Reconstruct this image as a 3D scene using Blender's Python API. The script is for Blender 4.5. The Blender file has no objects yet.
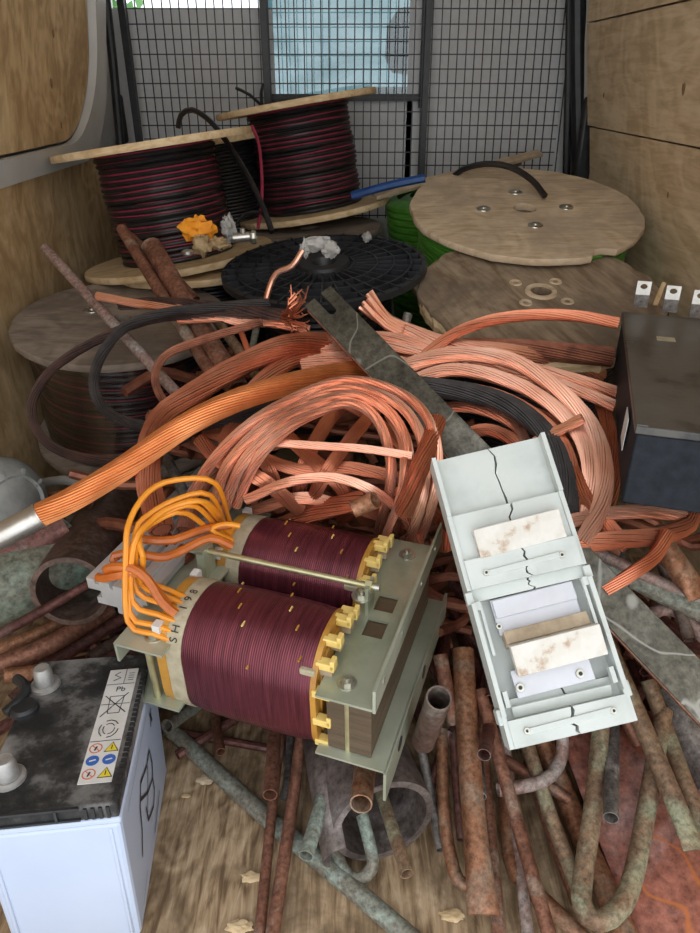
import bpy, math, random
from mathutils import Vector as V, Matrix as Mx, noise as mnoise
R = math.radians
random.seed(7)
scene = bpy.context.scene
col = scene.collection
# ------------------------------------------------------------------ camera, sky, exposure
CAMH, PITCH, F = 1.05, R(29), 700.0
cam_d = bpy.data.cameras.new('camera'); cam = bpy.data.objects.new('camera', cam_d); col.objects.link(cam)
cam.location = (0, 0, CAMH); cam.rotation_euler = (R(90) - PITCH, 0, 0)
cam_d.sensor_fit = 'HORIZONTAL'; cam_d.sensor_width = 36; cam_d.lens = 36 * F / 700; cam_d.clip_start = .02
scene.camera = cam
world = bpy.data.worlds.new('overcast_sky'); scene.world = world; world.use_nodes = True
bg = world.node_tree.nodes['Background']; bg.inputs[0].default_value = (.90, .95, 1, 1); bg.inputs[1].default_value = 1.65
scene.view_settings.view_transform = 'Standard'; scene.view_settings.look = 'None'
scene.view_settings.gamma = 1; scene.view_settings.use_curve_mapping = False
scene.view_settings.exposure = 0.12
sun_d = bpy.data.lights.new('soft_daylight', 'SUN'); sun_d.energy = .55; sun_d.angle = R(60); sun_d.color = (1, .97, .92)
sun = bpy.data.objects.new('soft_daylight', sun_d); col.objects.link(sun); sun.rotation_euler = (R(66), 0, R(-4)); sun.location = (0, -2, 4)

# ------------------------------------------------------------------ pixel helpers (direction only; depth is given)
FW = V((0, math.cos(PITCH), -math.sin(PITCH))); UP = V((0, math.sin(PITCH), math.cos(PITCH))); RT = V((1, 0, 0)); C0 = V((0, 0, CAMH))
def ray(x, y): return FW + (x - 350) / F * RT + (466.5 - y) / F * UP
def PD(x, y, d): return C0 + d * ray(x, y)
def PZ(x, y, z):
    q = ray(x, y); return C0 + q * ((z - CAMH) / q.z)
def PP(x, y, o, n):
    q = ray(x, y); return C0 + q * ((o - C0).dot(n) / q.dot(n))
def lerp_tab(tab, v):
    if v <= tab[0][0]: return tab[0][1]
    for (a, b), (c, d) in zip(tab, tab[1:]):
        if v <= c: return b + (d - b) * (v - a) / (c - a)
    return tab[-1][1]
def pile_d(y): return lerp_tab([(290, 1.47), (330, 1.36), (400, 1.25), (450, 1.18), (500, 1.13), (550, 1.09), (600, 1.04)], y)

# ------------------------------------------------------------------ materials
def nodes(name):
    m = bpy.data.materials.new(name); m.use_nodes = True
    nt = m.node_tree; b = nt.nodes['Principled BSDF']
    return m, nt, b
def N(nt, t, **k):
    n = nt.nodes.new(t)
    for a, v in k.items(): setattr(n, a, v)
    return n
def coords(nt, scale=(1, 1, 1), rot=(0, 0, 0), kind='Object', loc=(0, 0, 0)):
    tc = N(nt, 'ShaderNodeTexCoord'); mp = N(nt, 'ShaderNodeMapping')
    mp.inputs['Scale'].default_value = scale; mp.inputs['Rotation'].default_value = rot; mp.inputs['Location'].default_value = loc
    nt.links.new(tc.outputs[kind], mp.inputs[0]); return mp.outputs[0]
def ramp(nt, fac, stops):
    r = N(nt, 'ShaderNodeValToRGB'); e = r.color_ramp.elements
    while len(e) < len(stops): e.new(.5)
    for k, (p, c) in zip(e, stops): k.position = p; k.color = (*c, 1)
    nt.links.new(fac, r.inputs[0]); return r.outputs[0]
def noise(nt, vec, scale, detail=5, rough=.6, dist=0):
    n = N(nt, 'ShaderNodeTexNoise'); n.inputs['Scale'].default_value = scale; n.inputs['Detail'].default_value = detail
    n.inputs['Roughness'].default_value = rough; n.inputs['Distortion'].default_value = dist
    nt.links.new(vec, n.inputs['Vector']); return n.outputs[0]
def bump(nt, b, h, strength=.3, dist=.002):
    n = N(nt, 'ShaderNodeBump'); n.inputs['Strength'].default_value = strength; n.inputs['Distance'].default_value = dist
    nt.links.new(h, n.inputs['Height']); nt.links.new(n.outputs[0], b.inputs['Normal'])
def mixc(nt, fac, a, c2, mode='MIX'):
    m = N(nt, 'ShaderNodeMixRGB', blend_type=mode)
    if isinstance(fac, (int, float)): m.inputs[0].default_value = fac
    else: nt.links.new(fac, m.inputs[0])
    for s, i in ((a, 1), (c2, 2)):
        if isinstance(s, tuple): m.inputs[i].default_value = (*s, 1)
        else: nt.links.new(s, m.inputs[i])
    return m.outputs[0]
def mat(name, stops, scale=20, rough=.5, metal=0., bmp=.2, bscale=None, stretch=(1, 1, 1), detail=5, dist=0, rvar=0, spec=.5, coat=0):
    m, nt, b = nodes(name); vec = coords(nt, stretch)
    f = noise(nt, vec, scale, detail, .6, dist)
    if len(stops) == 1: b.inputs['Base Color'].default_value = (*stops[0], 1)
    else:
        if len(stops[0]) == 3: stops = [(.3 + .4 * i / (len(stops) - 1), s) for i, s in enumerate(stops)]
        nt.links.new(ramp(nt, f, stops), b.inputs['Base Color'])
    b.inputs['Metallic'].default_value = metal; b.inputs['Roughness'].default_value = rough
    b.inputs['Specular IOR Level'].default_value = spec; b.inputs['Coat Weight'].default_value = coat
    if rvar:
        mr = N(nt, 'ShaderNodeMapRange'); mr.inputs[1].default_value = .3; mr.inputs[2].default_value = .7
        mr.inputs[3].default_value = rough - rvar; mr.inputs[4].default_value = rough + rvar
        nt.links.new(f, mr.inputs[0]); nt.links.new(mr.outputs[0], b.inputs['Roughness'])
    if bmp:
        g = noise(nt, vec, bscale or scale * 3, 4, .6); bump(nt, b, g, bmp)
    return m
def wood(name, c1, c2, c3, grain=(2, 30, 30), wavescale=2.0, rough=.7, knots=True, blotch=None, offs=(0, 0, 0)):
    m, nt, b = nodes(name)
    v1 = coords(nt, grain, loc=offs); v2 = coords(nt, (1, 1, 1), loc=offs)
    g = noise(nt, v1, 3, 6, .65, .6); l = noise(nt, v2, wavescale, 3, .5, 1.5)
    w = N(nt, 'ShaderNodeMath', operation='SINE'); s = N(nt, 'ShaderNodeMath', operation='MULTIPLY'); s.inputs[1].default_value = 55
    nt.links.new(l, s.inputs[0]); nt.links.new(s.outputs[0], w.inputs[0])
    mm = N(nt, 'ShaderNodeMath', operation='MULTIPLY'); mm.inputs[1].default_value = .07; nt.links.new(w.outputs[0], mm.inputs[0])
    ad = N(nt, 'ShaderNodeMath', operation='ADD'); nt.links.new(mm.outputs[0], ad.inputs[0]); nt.links.new(g, ad.inputs[1])
    c = ramp(nt, ad.outputs[0], [(.34, c1), (.5, c2), (.68, c3)])
    if blotch:
        bl = noise(nt, v2, blotch[0], 5, .7, .3); c = mixc(nt, ramp(nt, bl, [(.45, (0, 0, 0)), (.62, (1, 1, 1))]), c, mixc(nt, .75, c, blotch[1]))
    nt.links.new(c, b.inputs['Base Color']); b.inputs['Roughness'].default_value = rough; b.inputs['Specular IOR Level'].default_value = .25
    bump(nt, b, g, .25, .002); return m
def patina(name, a, bcol, green, amount=.5, rough=.55, metal=.55, scale=14):
    m, nt, b = nodes(name); vec = coords(nt, (1, 1, 1)); f = noise(nt, vec, scale, 6, .65, .4); g = noise(nt, vec, scale * .45, 6, .7, 1.0)
    fine = noise(nt, vec, scale * 9, 4, .7)
    c = ramp(nt, f, [(.32, a), (.66, bcol)]); k = ramp(nt, g, [(.62 - amount * .35, (0, 0, 0)), (.74 - amount * .3, (1, 1, 1))])
    c = mixc(nt, k, c, green)
    c = mixc(nt, .75, c, ramp(nt, fine, [(.3, (.12, .11, .1)), (.72, (.86, .84, .8))]), 'OVERLAY')
    nt.links.new(c, b.inputs['Base Color'])
    mr = N(nt, 'ShaderNodeMath', operation='MULTIPLY_ADD'); mr.inputs[1].default_value = -metal; mr.inputs[2].default_value = metal
    nt.links.new(k, mr.inputs[0]); nt.links.new(mr.outputs[0], b.inputs['Metallic'])
    b.inputs['Roughness'].default_value = rough; bump(nt, b, fine, .3, .001); return m
M = {}
M['ply_wall'] = wood('plywood_wall', (.56, .40, .23), (.70, .52, .32), (.80, .63, .42), (1, 2, 14), 1.6, .65)
M['ply_wall_left'] = wood('plywood_wall_left', (.48, .31, .15), (.66, .46, .24), (.78, .58, .33), (1, 9, 3), 2.2, .65, blotch=(3, (.40, .25, .12)), offs=(3, 1, 2))
M['ply_floor'] = wood('plywood_floor', (.16, .10, .055), (.38, .26, .15), (.58, .43, .28), (26, 3, 8), 3, .8, blotch=(7, (.13, .085, .05)))
M['ply_disc'] = wood('plywood_disc', (.46, .34, .22), (.60, .46, .31), (.70, .56, .40), (4, 22, 10), 2, .75, blotch=(5, (.42, .33, .24)))
M['ply_disc_old'] = wood('plywood_disc_weathered', (.19, .13, .08), (.29, .215, .145), (.38, .29, .2), (18, 3, 10), 2, .8, blotch=(4, (.15, .115, .085)))
M['ply_disc_grey'] = wood('plywood_disc_grey', (.19, .15, .12), (.28, .225, .18), (.36, .29, .23), (3, 12, 10), 2, .8, blotch=(4, (.18, .14, .11)))
M['wood_pale'] = wood('pale_wood', (.55, .38, .2), (.68, .5, .29), (.75, .58, .36), (6, 30, 30), 2, .6)
M['body_white'] = mat('van_body_paint', [(.55, .53, .49), (.66, .65, .62)], 5, .35, 0, .05)
M['panel_grey'] = mat('bulkhead_grey', [(.66, .655, .65), (.74, .735, .73)], 40, .55, 0, .3, 300)
M['ceil'] = mat('roof_lining', [(.5, .5, .48), (.58, .57, .55)], 8, .8, 0, .1)
M['steel_black'] = mat('black_paint', [(.012, .012, .013), (.03, .03, .032)], 30, .45, .0, .1)
M['rubber'] = mat('black_rubber', [(.012, .012, .013), (.035, .033, .033)], 40, .5, 0, .15)
M['plastic_black'] = mat('black_plastic', [(.010, .011, .013), (.03, .031, .035)], 18, .45, 0, .1)
M['copper'] = mat('bare_copper', [(.70, .30, .19), (.86, .44, .30), (.92, .54, .40)], 9, .34, .8, .1, 150, rvar=.05)
M['copper_red'] = mat('reddish_copper', [(.44, .13, .065), (.60, .21, .115), (.70, .29, .17)], 9, .36, .8, .1, 150, rvar=.05)
M['copper_dark'] = mat('tarnished_copper', [(.13, .045, .028), (.30, .11, .065), (.42, .17, .10)], 22, .5, .5, .2, 150)
M['copper_orange'] = mat('bright_orange_copper', [(.78, .27, .085), (.92, .38, .14)], 25, .34, .75, .1, 150)
M['cable_black'] = mat('black_stranded', [(.022, .018, .017), (.06, .05, .048)], 30, .42, .2, .3, 120)
M['cable_brown'] = mat('brown_black_stranded', [(.03, .02, .018), (.11, .055, .045)], 26, .45, .25, .3, 120)
M['tin'] = mat('tinned_metal', [(.45, .42, .38), (.66, .64, .6)], 30, .32, .85, .1)
M['pipe_rust'] = patina('pipe_brown_red', (.16, .07, .045), (.32, .15, .10), (.30, .25, .2), .25)
M['pipe_copper'] = patina('pipe_copper_brown', (.23, .10, .055), (.40, .20, .115), (.24, .17, .12), .35, .5, .55)
M['pipe_green'] = patina('pipe_verdigris', (.14, .12, .095), (.25, .24, .20), (.26, .315, .275), .5, .65, .2)
M['pipe_mix'] = patina('pipe_mixed', (.17, .10, .065), (.33, .22, .14), (.27, .27, .18), .4, .62, .35)
M['pipe_grey'] = patina('pipe_grey', (.10, .09, .085), (.22, .20, .19), (.30, .27, .26), .35, .55, .4)
M['pipe_pink'] = patina('pipe_pinkish', (.24, .15, .13), (.38, .27, .24), (.35, .31, .3), .4, .6, .3)
M['pipe_maroon'] = patina('pipe_maroon', (.10, .04, .035), (.20, .085, .07), (.16, .11, .1), .25, .45, .4)
M['tube_old'] = patina('large_tube_grey', (.085, .065, .058), (.2, .165, .155), (.28, .25, .25), .4, .55, .35, 9)
M['tube_brown'] = patina('large_tube_brown', (.07, .042, .033), (.16, .1, .08), (.2, .17, .15), .3, .5, .35, 9)
M['tube_verd'] = patina('large_tube_verdigris', (.15, .13, .1), (.24, .24, .19), (.24, .33, .27), .65, .65, .15, 9)
M['busbar'] = patina('busbar_tinned', (.07, .065, .05), (.135, .125, .10), (.22, .215, .185), .2, .42, .55, 9)
M['sheet_red'] = patina('red_copper_sheet', (.30, .10, .07), (.46, .19, .14), (.42, .25, .23), .4, .5, .35, 7)
M['galv'] = mat('galvanised_plate', [(.30, .33, .23), (.42, .45, .34), (.5, .52, .42)], 9, .36, .45, .06, rvar=.08)
M['zinc'] = mat('yellow_zinc', [(.42, .38, .2), (.62, .58, .36)], 30, .3, .7, .05)
M['bolt'] = mat('bolt_steel', [(.36, .35, .29), (.58, .57, .5)], 40, .3, .85, .05)
M['core'] = mat('laminated_core', [(.075, .05, .03), (.17, .115, .07)], 6, .45, .3, .5, 160, stretch=(1, 1, 14))
M['alu'] = mat('aluminium_extrusion', [(.55, .56, .57), (.7, .71, .72)], 30, .42, .5, .15, 200, stretch=(1, .2, 1))
M['coil_end'] = mat('amber_insulation', [(.34, .15, .02), (.55, .28, .05)], 20, .4, 0, .2)
M['tape'] = mat('woven_tape', [(.33, .28, .18), (.48, .42, .3)], 60, .6, 0, .5, 300)
M['yellow'] = mat('yellow_nylon', [(.72, .50, .13), (.82, .62, .22)], 20, .35, 0, .1)
M['wire_orange'] = mat('orange_insulation', [(.68, .22, .012), (.80, .31, .022)], 30, .35, 0, .05)
M['wire_sleeve'] = mat('dark_orange_sleeve', [(.38, .085, .012), (.56, .15, .02)], 30, .3, 0, .1)
M['fuse_white'] = mat('white_thermoplastic', [(.46, .49, .46), (.56, .59, .56), (.60, .62, .59)], 11, .45, 0, .05, rvar=.06)
M['plate_white'] = mat('lavender_white_plate', [(.52, .52, .55), (.60, .60, .64)], 22, .35, .1, .05)
M['ceramic'] = mat('stained_ceramic', [(.34, (.40, .26, .16)), (.43, (.62, .58, .51)), (.6, (.68, .65, .6)), (.75, (.6, .56, .49))], 26, .5, 0, .25)
M['tan_edge'] = mat('tan_edge', [(.30, .22, .14), (.5, .4, .28)], 40, .6, 0, .3)
M['batt_white'] = mat('battery_case', [(.46, .53, .68), (.53, .60, .74)], 4, .35, 0, .03)
M['batt_lid'] = mat('dusty_battery_lid', [(.40, (.008, .008, .008)), (.47, (.03, .028, .027)), (.53, (.13, .125, .12)), (.66, (.26, .25, .24))], 11, .75, 0, .7, 160, detail=14)
M['lead'] = mat('lead_post', [(.30, .29, .28), (.48, .47, .45)], 60, .45, .5, .3)
M['label'] = mat('label_paper', [(.58, .56, .53), (.76, .75, .73)], 14, .45, 0, .02, detail=8)
M['ink'] = mat('print_black', [(.02, .02, .022)], 10, .5, 0, 0)
M['ink_red'] = mat('print_red', [(.62, .16, .07)], 10, .5, 0, 0)
M['ink_blue'] = mat('print_blue', [(.04, .13, .45)], 10, .5, 0, 0)
M['ink_yellow'] = mat('print_yellow', [(.75, .58, .04)], 10, .5, 0, 0)
M['box_top'] = mat('dusty_black_box', [(.36, (.012, .012, .012)), (.46, (.075, .068, .058)), (.7, (.115, .105, .09))], 7, .4, 0, .15, 90, detail=7, rvar=.15)
M['box_front'] = mat('black_box_front', [(.008, .010, .014), (.018, .021, .028)], 50, .65, 0, .1, 200, spec=.2)
M['wire_red'] = mat('red_insulation', [(.28, .025, .055), (.40, .04, .085)], 30, .4, 0, .05)
M['wire_black'] = mat('black_insulation', [(.008, .007, .008), (.022, .02, .021)], 30, .35, 0, .05)
M['wire_green'] = mat('green_insulation', [(.06, .22, .025), (.10, .32, .04)], 30, .4, 0, .1)
M['grey_cast'] = mat('grey_cast_metal', [(.16, .165, .155), (.30, .305, .29), (.4, .4, .38)], 12, .5, .3, .5, 60)
M['hose_grey'] = mat('grey_hose', [(.20, .19, .175), (.32, .31, .29)], 16, .5, 0, .2)
M['rag_orange'] = mat('orange_rag', [(.75, .22, .01), (.9, .36, .02)], 30, .7, 0, .3)
M['foam'] = mat('old_foam', [(.28, .18, .08), (.5, .36, .2)], 60, .85, 0, .8, 120)
M['rag_grey'] = mat('dirty_fibre', [(.24, .23, .21), (.48, .46, .43)], 50, .85, 0, .8, 140)
M['blue'] = mat('blue_plastic', [(.01, .05, .2), (.02, .09, .3)], 30, .4, 0, .05)
M['leaf'] = mat('foliage', [(.05, .16, .04), (.14, .32, .09)], 6, .6, 0, 0)
M['seat'] = mat('cab_seat_fabric', [(.10, .11, .12), (.16, .17, .18)], 30, .8, 0, .2)
def add_scratches(m, colr, scale):
    nt = m.node_tree; b = nt.nodes['Principled BSDF']; src = b.inputs['Base Color'].links[0].from_socket
    f = noise(nt, coords(nt, (1, 1, 1), loc=(2, 5, 1)), scale, 2, .4, .8)
    k = ramp(nt, f, [(.488, (0, 0, 0)), (.497, (.8, .8, .8)), (.503, (.8, .8, .8)), (.512, (0, 0, 0))])
    nt.links.new(mixc(nt, k, src, colr), b.inputs['Base Color'])
add_scratches(M['sheet_red'], (.62, .20, .06), 4.5); add_scratches(M['busbar'], (.34, .33, .29), 7)
def coil_material():
    m, nt, b = nodes('enamelled_coil'); v = coords(nt)
    w = N(nt, 'ShaderNodeTexWave', wave_type='BANDS', bands_direction='X'); w.inputs['Scale'].default_value = 95
    w.inputs['Distortion'].default_value = .25; nt.links.new(v, w.inputs['Vector'])
    f = noise(nt, coords(nt, (60, 4, 4)), 3, 4)
    nt.links.new(ramp(nt, f, [(.3, (.075, .014, .021)), (.7, (.19, .04, .056))]), b.inputs['Base Color'])
    b.inputs['Roughness'].default_value = .29; b.inputs['Metallic'].default_value = .55; bump(nt, b, w.outputs[1], .35, .0012)
    return m
M['coil'] = coil_material()
def glass_material(name, tint, rough=.02):
    m = bpy.data.materials.new(name); m.use_nodes = True; nt = m.node_tree; nt.nodes.clear()
    o = N(nt, 'ShaderNodeOutputMaterial'); t = N(nt, 'ShaderNodeBsdfTransparent'); g = N(nt, 'ShaderNodeBsdfGlossy'); mx = N(nt, 'ShaderNodeMixShader')
    g.inputs['Roughness'].default_value = rough; mx.inputs[0].default_value = .10
    v = coords(nt, (2, 1, 3)); n = noise(nt, v, 1.6, 5, .6, 1.0)
    nt.links.new(ramp(nt, n, tint), t.inputs[0]); nt.links.new(t.outputs[0], mx.inputs[1]); nt.links.new(g.outputs[0], mx.inputs[2]); nt.links.new(mx.outputs[0], o.inputs[0])
    return m
M['glass'] = glass_material('tinted_glass', [(.35, (.22, .33, .35)), (.5, (.32, .42, .44)), (.66, (.40, .48, .50))])  # uneven tint paints dirt and varying reflections into the pane
M['film'] = glass_material('clear_wrap', [(.4, (.80, .78, .78)), (.6, (.95, .94, .94))], .18)
M['film'].node_tree.nodes['Mix Shader'].inputs[0].default_value = .24

# ------------------------------------------------------------------ mesh builder
class MB:
    def __init__(s): s.v = []; s.f = []
    def add(s, vs, fs, m=None):
        o = len(s.v); s.v += [tuple(m @ V(p)) if m else tuple(p) for p in vs]; s.f += [tuple(i + o for i in f) for f in fs]; return s
    def box(s, c, d, m=None):
        x, y, z = (k / 2 for k in d); cx, cy, cz = c
        vs = [(cx + a * x, cy + b * y, cz + e * z) for a in (-1, 1) for b in (-1, 1) for e in (-1, 1)]
        return s.add(vs, [(0, 1, 3, 2), (4, 6, 7, 5), (0, 4, 5, 1), (2, 3, 7, 6), (0, 2, 6, 4), (1, 5, 7, 3)], m)
    def prism(s, poly, z0, z1, m=None):
        n = len(poly); vs = [(x, y, z0) for x, y in poly] + [(x, y, z1) for x, y in poly]
        fs = [tuple(range(n - 1, -1, -1)), tuple(range(n, 2 * n))] + [(i, (i + 1) % n, (i + 1) % n + n, i + n) for i in range(n)]
        return s.add(vs, fs, m)
    def lathe(s, prof, seg=32, m=None, closed=False, wob=None):
        n = len(prof); vs = []; fs = []
        for i in range(seg):
            a = 2 * math.pi * i / seg
            for r, z in prof:
                k = wob(a, r, z) if wob else (r, z)
                vs.append((k[0] * math.cos(a), k[0] * math.sin(a), k[1]))
        for i in range(seg):
            j = (i + 1) % seg
            for q in range(n if closed else n - 1):
                w = (q + 1) % n; fs.append((i * n + q, j * n + q, j * n + w, i * n + w))
        return s.add(vs, fs, m)
    def cyl(s, p0, p1, r0, r1=None, seg=14):
        return s.tube([V(p0), V(p1)], [r0, r0 if r1 is None else r1], seg)
    def tube(s, pts, rad, sides=10, wall=0, cap=True, flat=None, twist0=0):
        pts = [V(p) for p in pts]; n = len(pts)
        if not isinstance(rad, (list, tuple)): rad = [rad] * n
        fr = frames(pts)
        def rings(sc_in):
            for i, (p, (t, a, b)) in enumerate(zip(pts, fr)):
                fl = flat[i] if flat else 1.0
                for k in range(sides):
                    q = 2 * math.pi * k / sides + twist0; r = max(rad[i] - sc_in, rad[i] * .05)
                    wide = 1 + (1 - fl) * .3
                    s.v.append(tuple(p + a * (r * math.cos(q) * wide) + b * (r * math.sin(q) * fl)))
        o = len(s.v); rings(0)
        def skin(o, flip):
            for i in range(n - 1):
                for k in range(sides):
                    w = (k + 1) % sides; f = (o + i * sides + k, o + i * sides + w, o + (i + 1) * sides + w, o + (i + 1) * sides + k)
                    s.f.append(f[::-1] if flip else f)
        skin(o, False)
        if wall:
            o2 = len(s.v); rings(wall); skin(o2, True)
            for k in range(sides):
                w = (k + 1) % sides
                s.f.append((o + w, o + k, o2 + k, o2 + w)); e = (n - 1) * sides
                s.f.append((o + e + k, o + e + w, o2 + e + w, o2 + e + k))
        elif cap:
            s.f.append(tuple(o + k for k in range(sides - 1, -1, -1))); s.f.append(tuple(o + (n - 1) * sides + k for k in range(sides)))
        return s
    def build(s, name, m, parent=None, label=None, cat=None, group=None, kind=None, smooth=35, bevel=0, mw=None):
        me = bpy.data.meshes.new(name); me.from_pydata(s.v, [], s.f); me.validate()
        if smooth:
            me.polygons.foreach_set('use_smooth', [True] * len(me.polygons)); me.set_sharp_from_angle(angle=R(smooth))
        me.materials.append(M[m] if isinstance(m, str) else m); me.update()
        o = bpy.data.objects.new(name, me); col.objects.link(o)
        if parent: o.parent = parent
        if mw: o.matrix_world = mw
        if bevel:
            b = o.modifiers.new('bevel', 'BEVEL'); b.width = bevel; b.segments = 2; b.limit_method = 'ANGLE'; b.angle_limit = R(40)
        return tag(o, label, cat, group, kind)
def tag(o, label=None, cat=None, group=None, kind=None):
    for k, v in (('label', label), ('category', cat), ('group', group), ('kind', kind)):
        if v: o[k] = v
    return o
def thing(name, label, cat, mw=None, group=None):
    o = bpy.data.objects.new(name, None); col.objects.link(o); o.empty_display_size = .05
    if mw: o.matrix_world = mw
    return tag(o, label, cat, group)
def inst(src, parent, m):
    c = src.copy(); col.objects.link(c); c.parent = parent; c.matrix_local = m; return c
def frames(pts):
    n = len(pts); out = []; a = None
    for i in range(n):
        t = (pts[min(i + 1, n - 1)] - pts[max(i - 1, 0)]).normalized()
        if a is None:
            ref = V((0, 0, 1)) if abs(t.z) < .9 else V((1, 0, 0)); a = ref.cross(t).normalized()
        else:
            a = (a - t * a.dot(t)).normalized()
        out.append((t, a, t.cross(a)))
    return out
def spline(pts, step=.02):
    pts = [V(p) for p in pts]
    if len(pts) == 2:
        n = max(2, int((pts[1] - pts[0]).length / .06)); return [pts[0].lerp(pts[1], i / n) for i in range(n + 1)]
    ext = [2 * pts[0] - pts[1]] + pts + [2 * pts[-1] - pts[-2]]; out = []
    for i in range(1, len(ext) - 2):
        a, b, c, d = ext[i - 1:i + 3]; n = max(2, int((c - b).length / step))
        for k in range(n):
            t = k / n; out.append(.5 * ((2 * b) + (c - a) * t + (2 * a - 5 * b + 4 * c - d) * t * t + (3 * b - a - 3 * c + d) * t ** 3))
    out.append(pts[-1]); return out
def frame(o, x, z):
    x = V(x).normalized(); z = V(z); z = (z - x * z.dot(x)).normalized(); y = z.cross(x)
    m = Mx((x, y, z)).transposed().to_4x4(); m.translation = o; return m
def T(x, y, z): return Mx.Translation((x, y, z))
def text(s, size, m, parent, ma='ink', name='lettering'):
    c = bpy.data.curves.new(name, 'FONT'); c.body = s; c.size = size; c.extrude = .0002; c.align_x = 'CENTER'; c.align_y = 'CENTER'
    t = bpy.data.objects.new(name, c); col.objects.link(t); bpy.context.view_layer.update()
    me = bpy.data.meshes.new_from_object(t); bpy.data.objects.remove(t); me.materials.clear(); me.materials.append(M[ma])
    o = bpy.data.objects.new(name, me); col.objects.link(o); o.parent = parent; o.matrix_local = m; return o

# ------------------------------------------------------------------ the van shell
def S(mb, name, m, parent=None, **k):
    return mb.build(name, m, parent, kind=None if parent else 'structure', **k)
YB = 2.72
floor = S(MB().box((0, 1.55, -.02), (1.74, 2.7, .04)), 'floor', 'ply_floor')
S(MB().box((0, 1.68, 1.94), (1.7, 2.5, .04)), 'ceiling', 'ceil')  # unseen high roof, shell raised so more daylight reaches the back
def wx(z): return .80 - max(0, min(z, 1.4) - .78) * .17         # the walls lean in towards the roof
def wall_slab(sx, y0, y1, z0, z1, t=.012, off=0, gap=0):
    mb = MB(); xs = [(wx(z0) + off, wx(z0) + off + t), (wx(z1) + off, wx(z1) + off + t)]
    vs = [(sx * x, y, z) for (xa, z) in ((xs[0], z0), (xs[1], z1)) for x in xa for y in (y0, y1)]
    return mb.add(vs, [(0, 1, 3, 2), (4, 6, 7, 5), (0, 4, 5, 1), (2, 3, 7, 6), (0, 2, 6, 4), (1, 5, 7, 3)])
def split_slab(sx, y0, y1, z0, z1, **k):
    a = wall_slab(sx, y0, y1, z0, min(z1, .78), **k)
    return a
# right wall: plywood sheets on a metal skin
wr = S(wall_slab(1, .25, YB + .1, 0, .78, off=.03), 'wall_right', 'body_white')
S(wall_slab(1, .25, YB + .1, .78, 1.95, off=.03), 'upper_skin', 'body_white', wr)
S(wall_slab(1, .25, 2.52, .005, .776, .016), 'plywood_panel', 'ply_wall', wr)
S(wall_slab(1, .25, 2.52, .776, .912, .016), 'plywood_panel', 'ply_wall', wr)
S(wall_slab(1, .25, 2.53, .917, 1.195, .016, off=-.004), 'plywood_panel', 'ply_wall', wr)
S(wall_slab(1, .25, 2.53, 1.20, 1.92, .016, off=-.004), 'plywood_panel', 'ply_wall', wr)
wl = S(wall_slab(-1, .25, YB + .1, 0, .78, off=.045), 'wall_left', 'body_white')
S(wall_slab(-1, .25, YB + .1, .78, 1.95, off=.045), 'upper_skin', 'body_white', wl)
S(wall_slab(-1, .25, 2.62, .005, .776, .016), 'plywood_panel', 'ply_wall_left', wl)
S(wall_slab(-1, .25, 2.62, .776, .850, .016), 'plywood_panel', 'ply_wall_left', wl)
M['knot'] = mat('wood_knot', [(.16, .08, .03), (.36, .22, .1)], 60, .7, 0, .2)
for par, o_, n_, l_ in ((wl, V((-.80, 0, .78)), V((1, 0, -.17)), [(53, 33, .012), (51, 82, .016), (61, 125, .010), (15, 235, .012)]), (wr, V((.796, 0, .78)), V((-1, 0, -.17)), [(684, 87, .018), (604, 95, .008), (668, 195, .008)])):
    for x_, y_, r_ in l_:
        pk = PP(x_, y_, o_, n_); m_ = frame(pk, (0, .25, .97), n_)
        MB().lathe([(0, .0006), (r_ * .5, .0012), (r_ * .8, .0016), (r_, .0004)], 20, m_ @ Mx.Diagonal((1, .5, 1, 1))).build('knot', 'knot', par)
# white sill rail and pillar with a rounded corner round the upper plywood panel
def upper_poly(inset, y1, z0, rad):
    pts = [(.25, 1.92), (.25, z0)]
    for k in range(13):
        a = R(-90 + 90 * k / 12); pts.append((y1 - rad + rad * math.cos(a) - .0, z0 + rad + rad * math.sin(a)))
    pts.append((y1 - .03, 1.40)); pts.append((y1 - .06, 1.92)); return pts
def on_left(mb_poly, off, t):
    mb = MB(); n = len(mb_poly); vs = []
    for o in (off, off + t): vs += [(-(wx(z) + o), y, z) for y, z in mb_poly]
    fs = [tuple(range(n)), tuple(range(2 * n - 1, n - 1, -1))] + [(i, i + n, (i + 1) % n + n, (i + 1) % n) for i in range(n)]
    return mb.add(vs, fs)
S(on_left(upper_poly(0, 2.31, .900, .22), .0, .016), 'plywood_panel', 'ply_wall_left', wl, smooth=0)
ring = MB(); inner = upper_poly(0, 2.32, .893, .23)[1:]; outer = [(.25, .838)] + [(y, z) for y, z in upper_poly(0, 2.41, .838, .20)[1:-2]][1:] + [(2.39, 1.40), (2.37, 1.92)]
n = min(len(inner), len(outer)); rv = []; rf = []
for i in range(n):
    for (y, z), off in ((inner[i], .002), (inner[i], -.022), (outer[i], -.022), (outer[i], .03)): rv.append((-(wx(z) + off), y, z))
for i in range(n - 1):
    for k in range(3): rf.append((i * 4 + k, (i + 1) * 4 + k, (i + 1) * 4 + k + 1, i * 4 + k + 1))
ring.add(rv, rf); S(ring, 'trim_1', 'body_white', label='white painted body rail framing the upper left plywood panel')
# bulkhead at the front of the load space
bulk = S(MB().box((-.56, YB + .06, .627), (.60, .02, 1.254)).box((.53, YB + .06, .96), (.66, .02, 1.92)).box((-.03, YB + .06, .50), (.50, .02, 1.0)).box((-.33, YB + .06, 1.66), (1.06, .02, .52)), 'wall_back', 'panel_grey')
win = S(MB().box((-.02, YB + .055, 1.19), (.52, .006, .40)), 'window_1', 'glass')
S(MB().box((-.285, YB + .035, 1.18), (.022, .03, .44)).box((.25, YB + .035, 1.18), (.022, .03, .44)).box((-.017, YB + .035, .992), (.55, .03, .022)), 'window_frame', 'steel_black', win)
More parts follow.
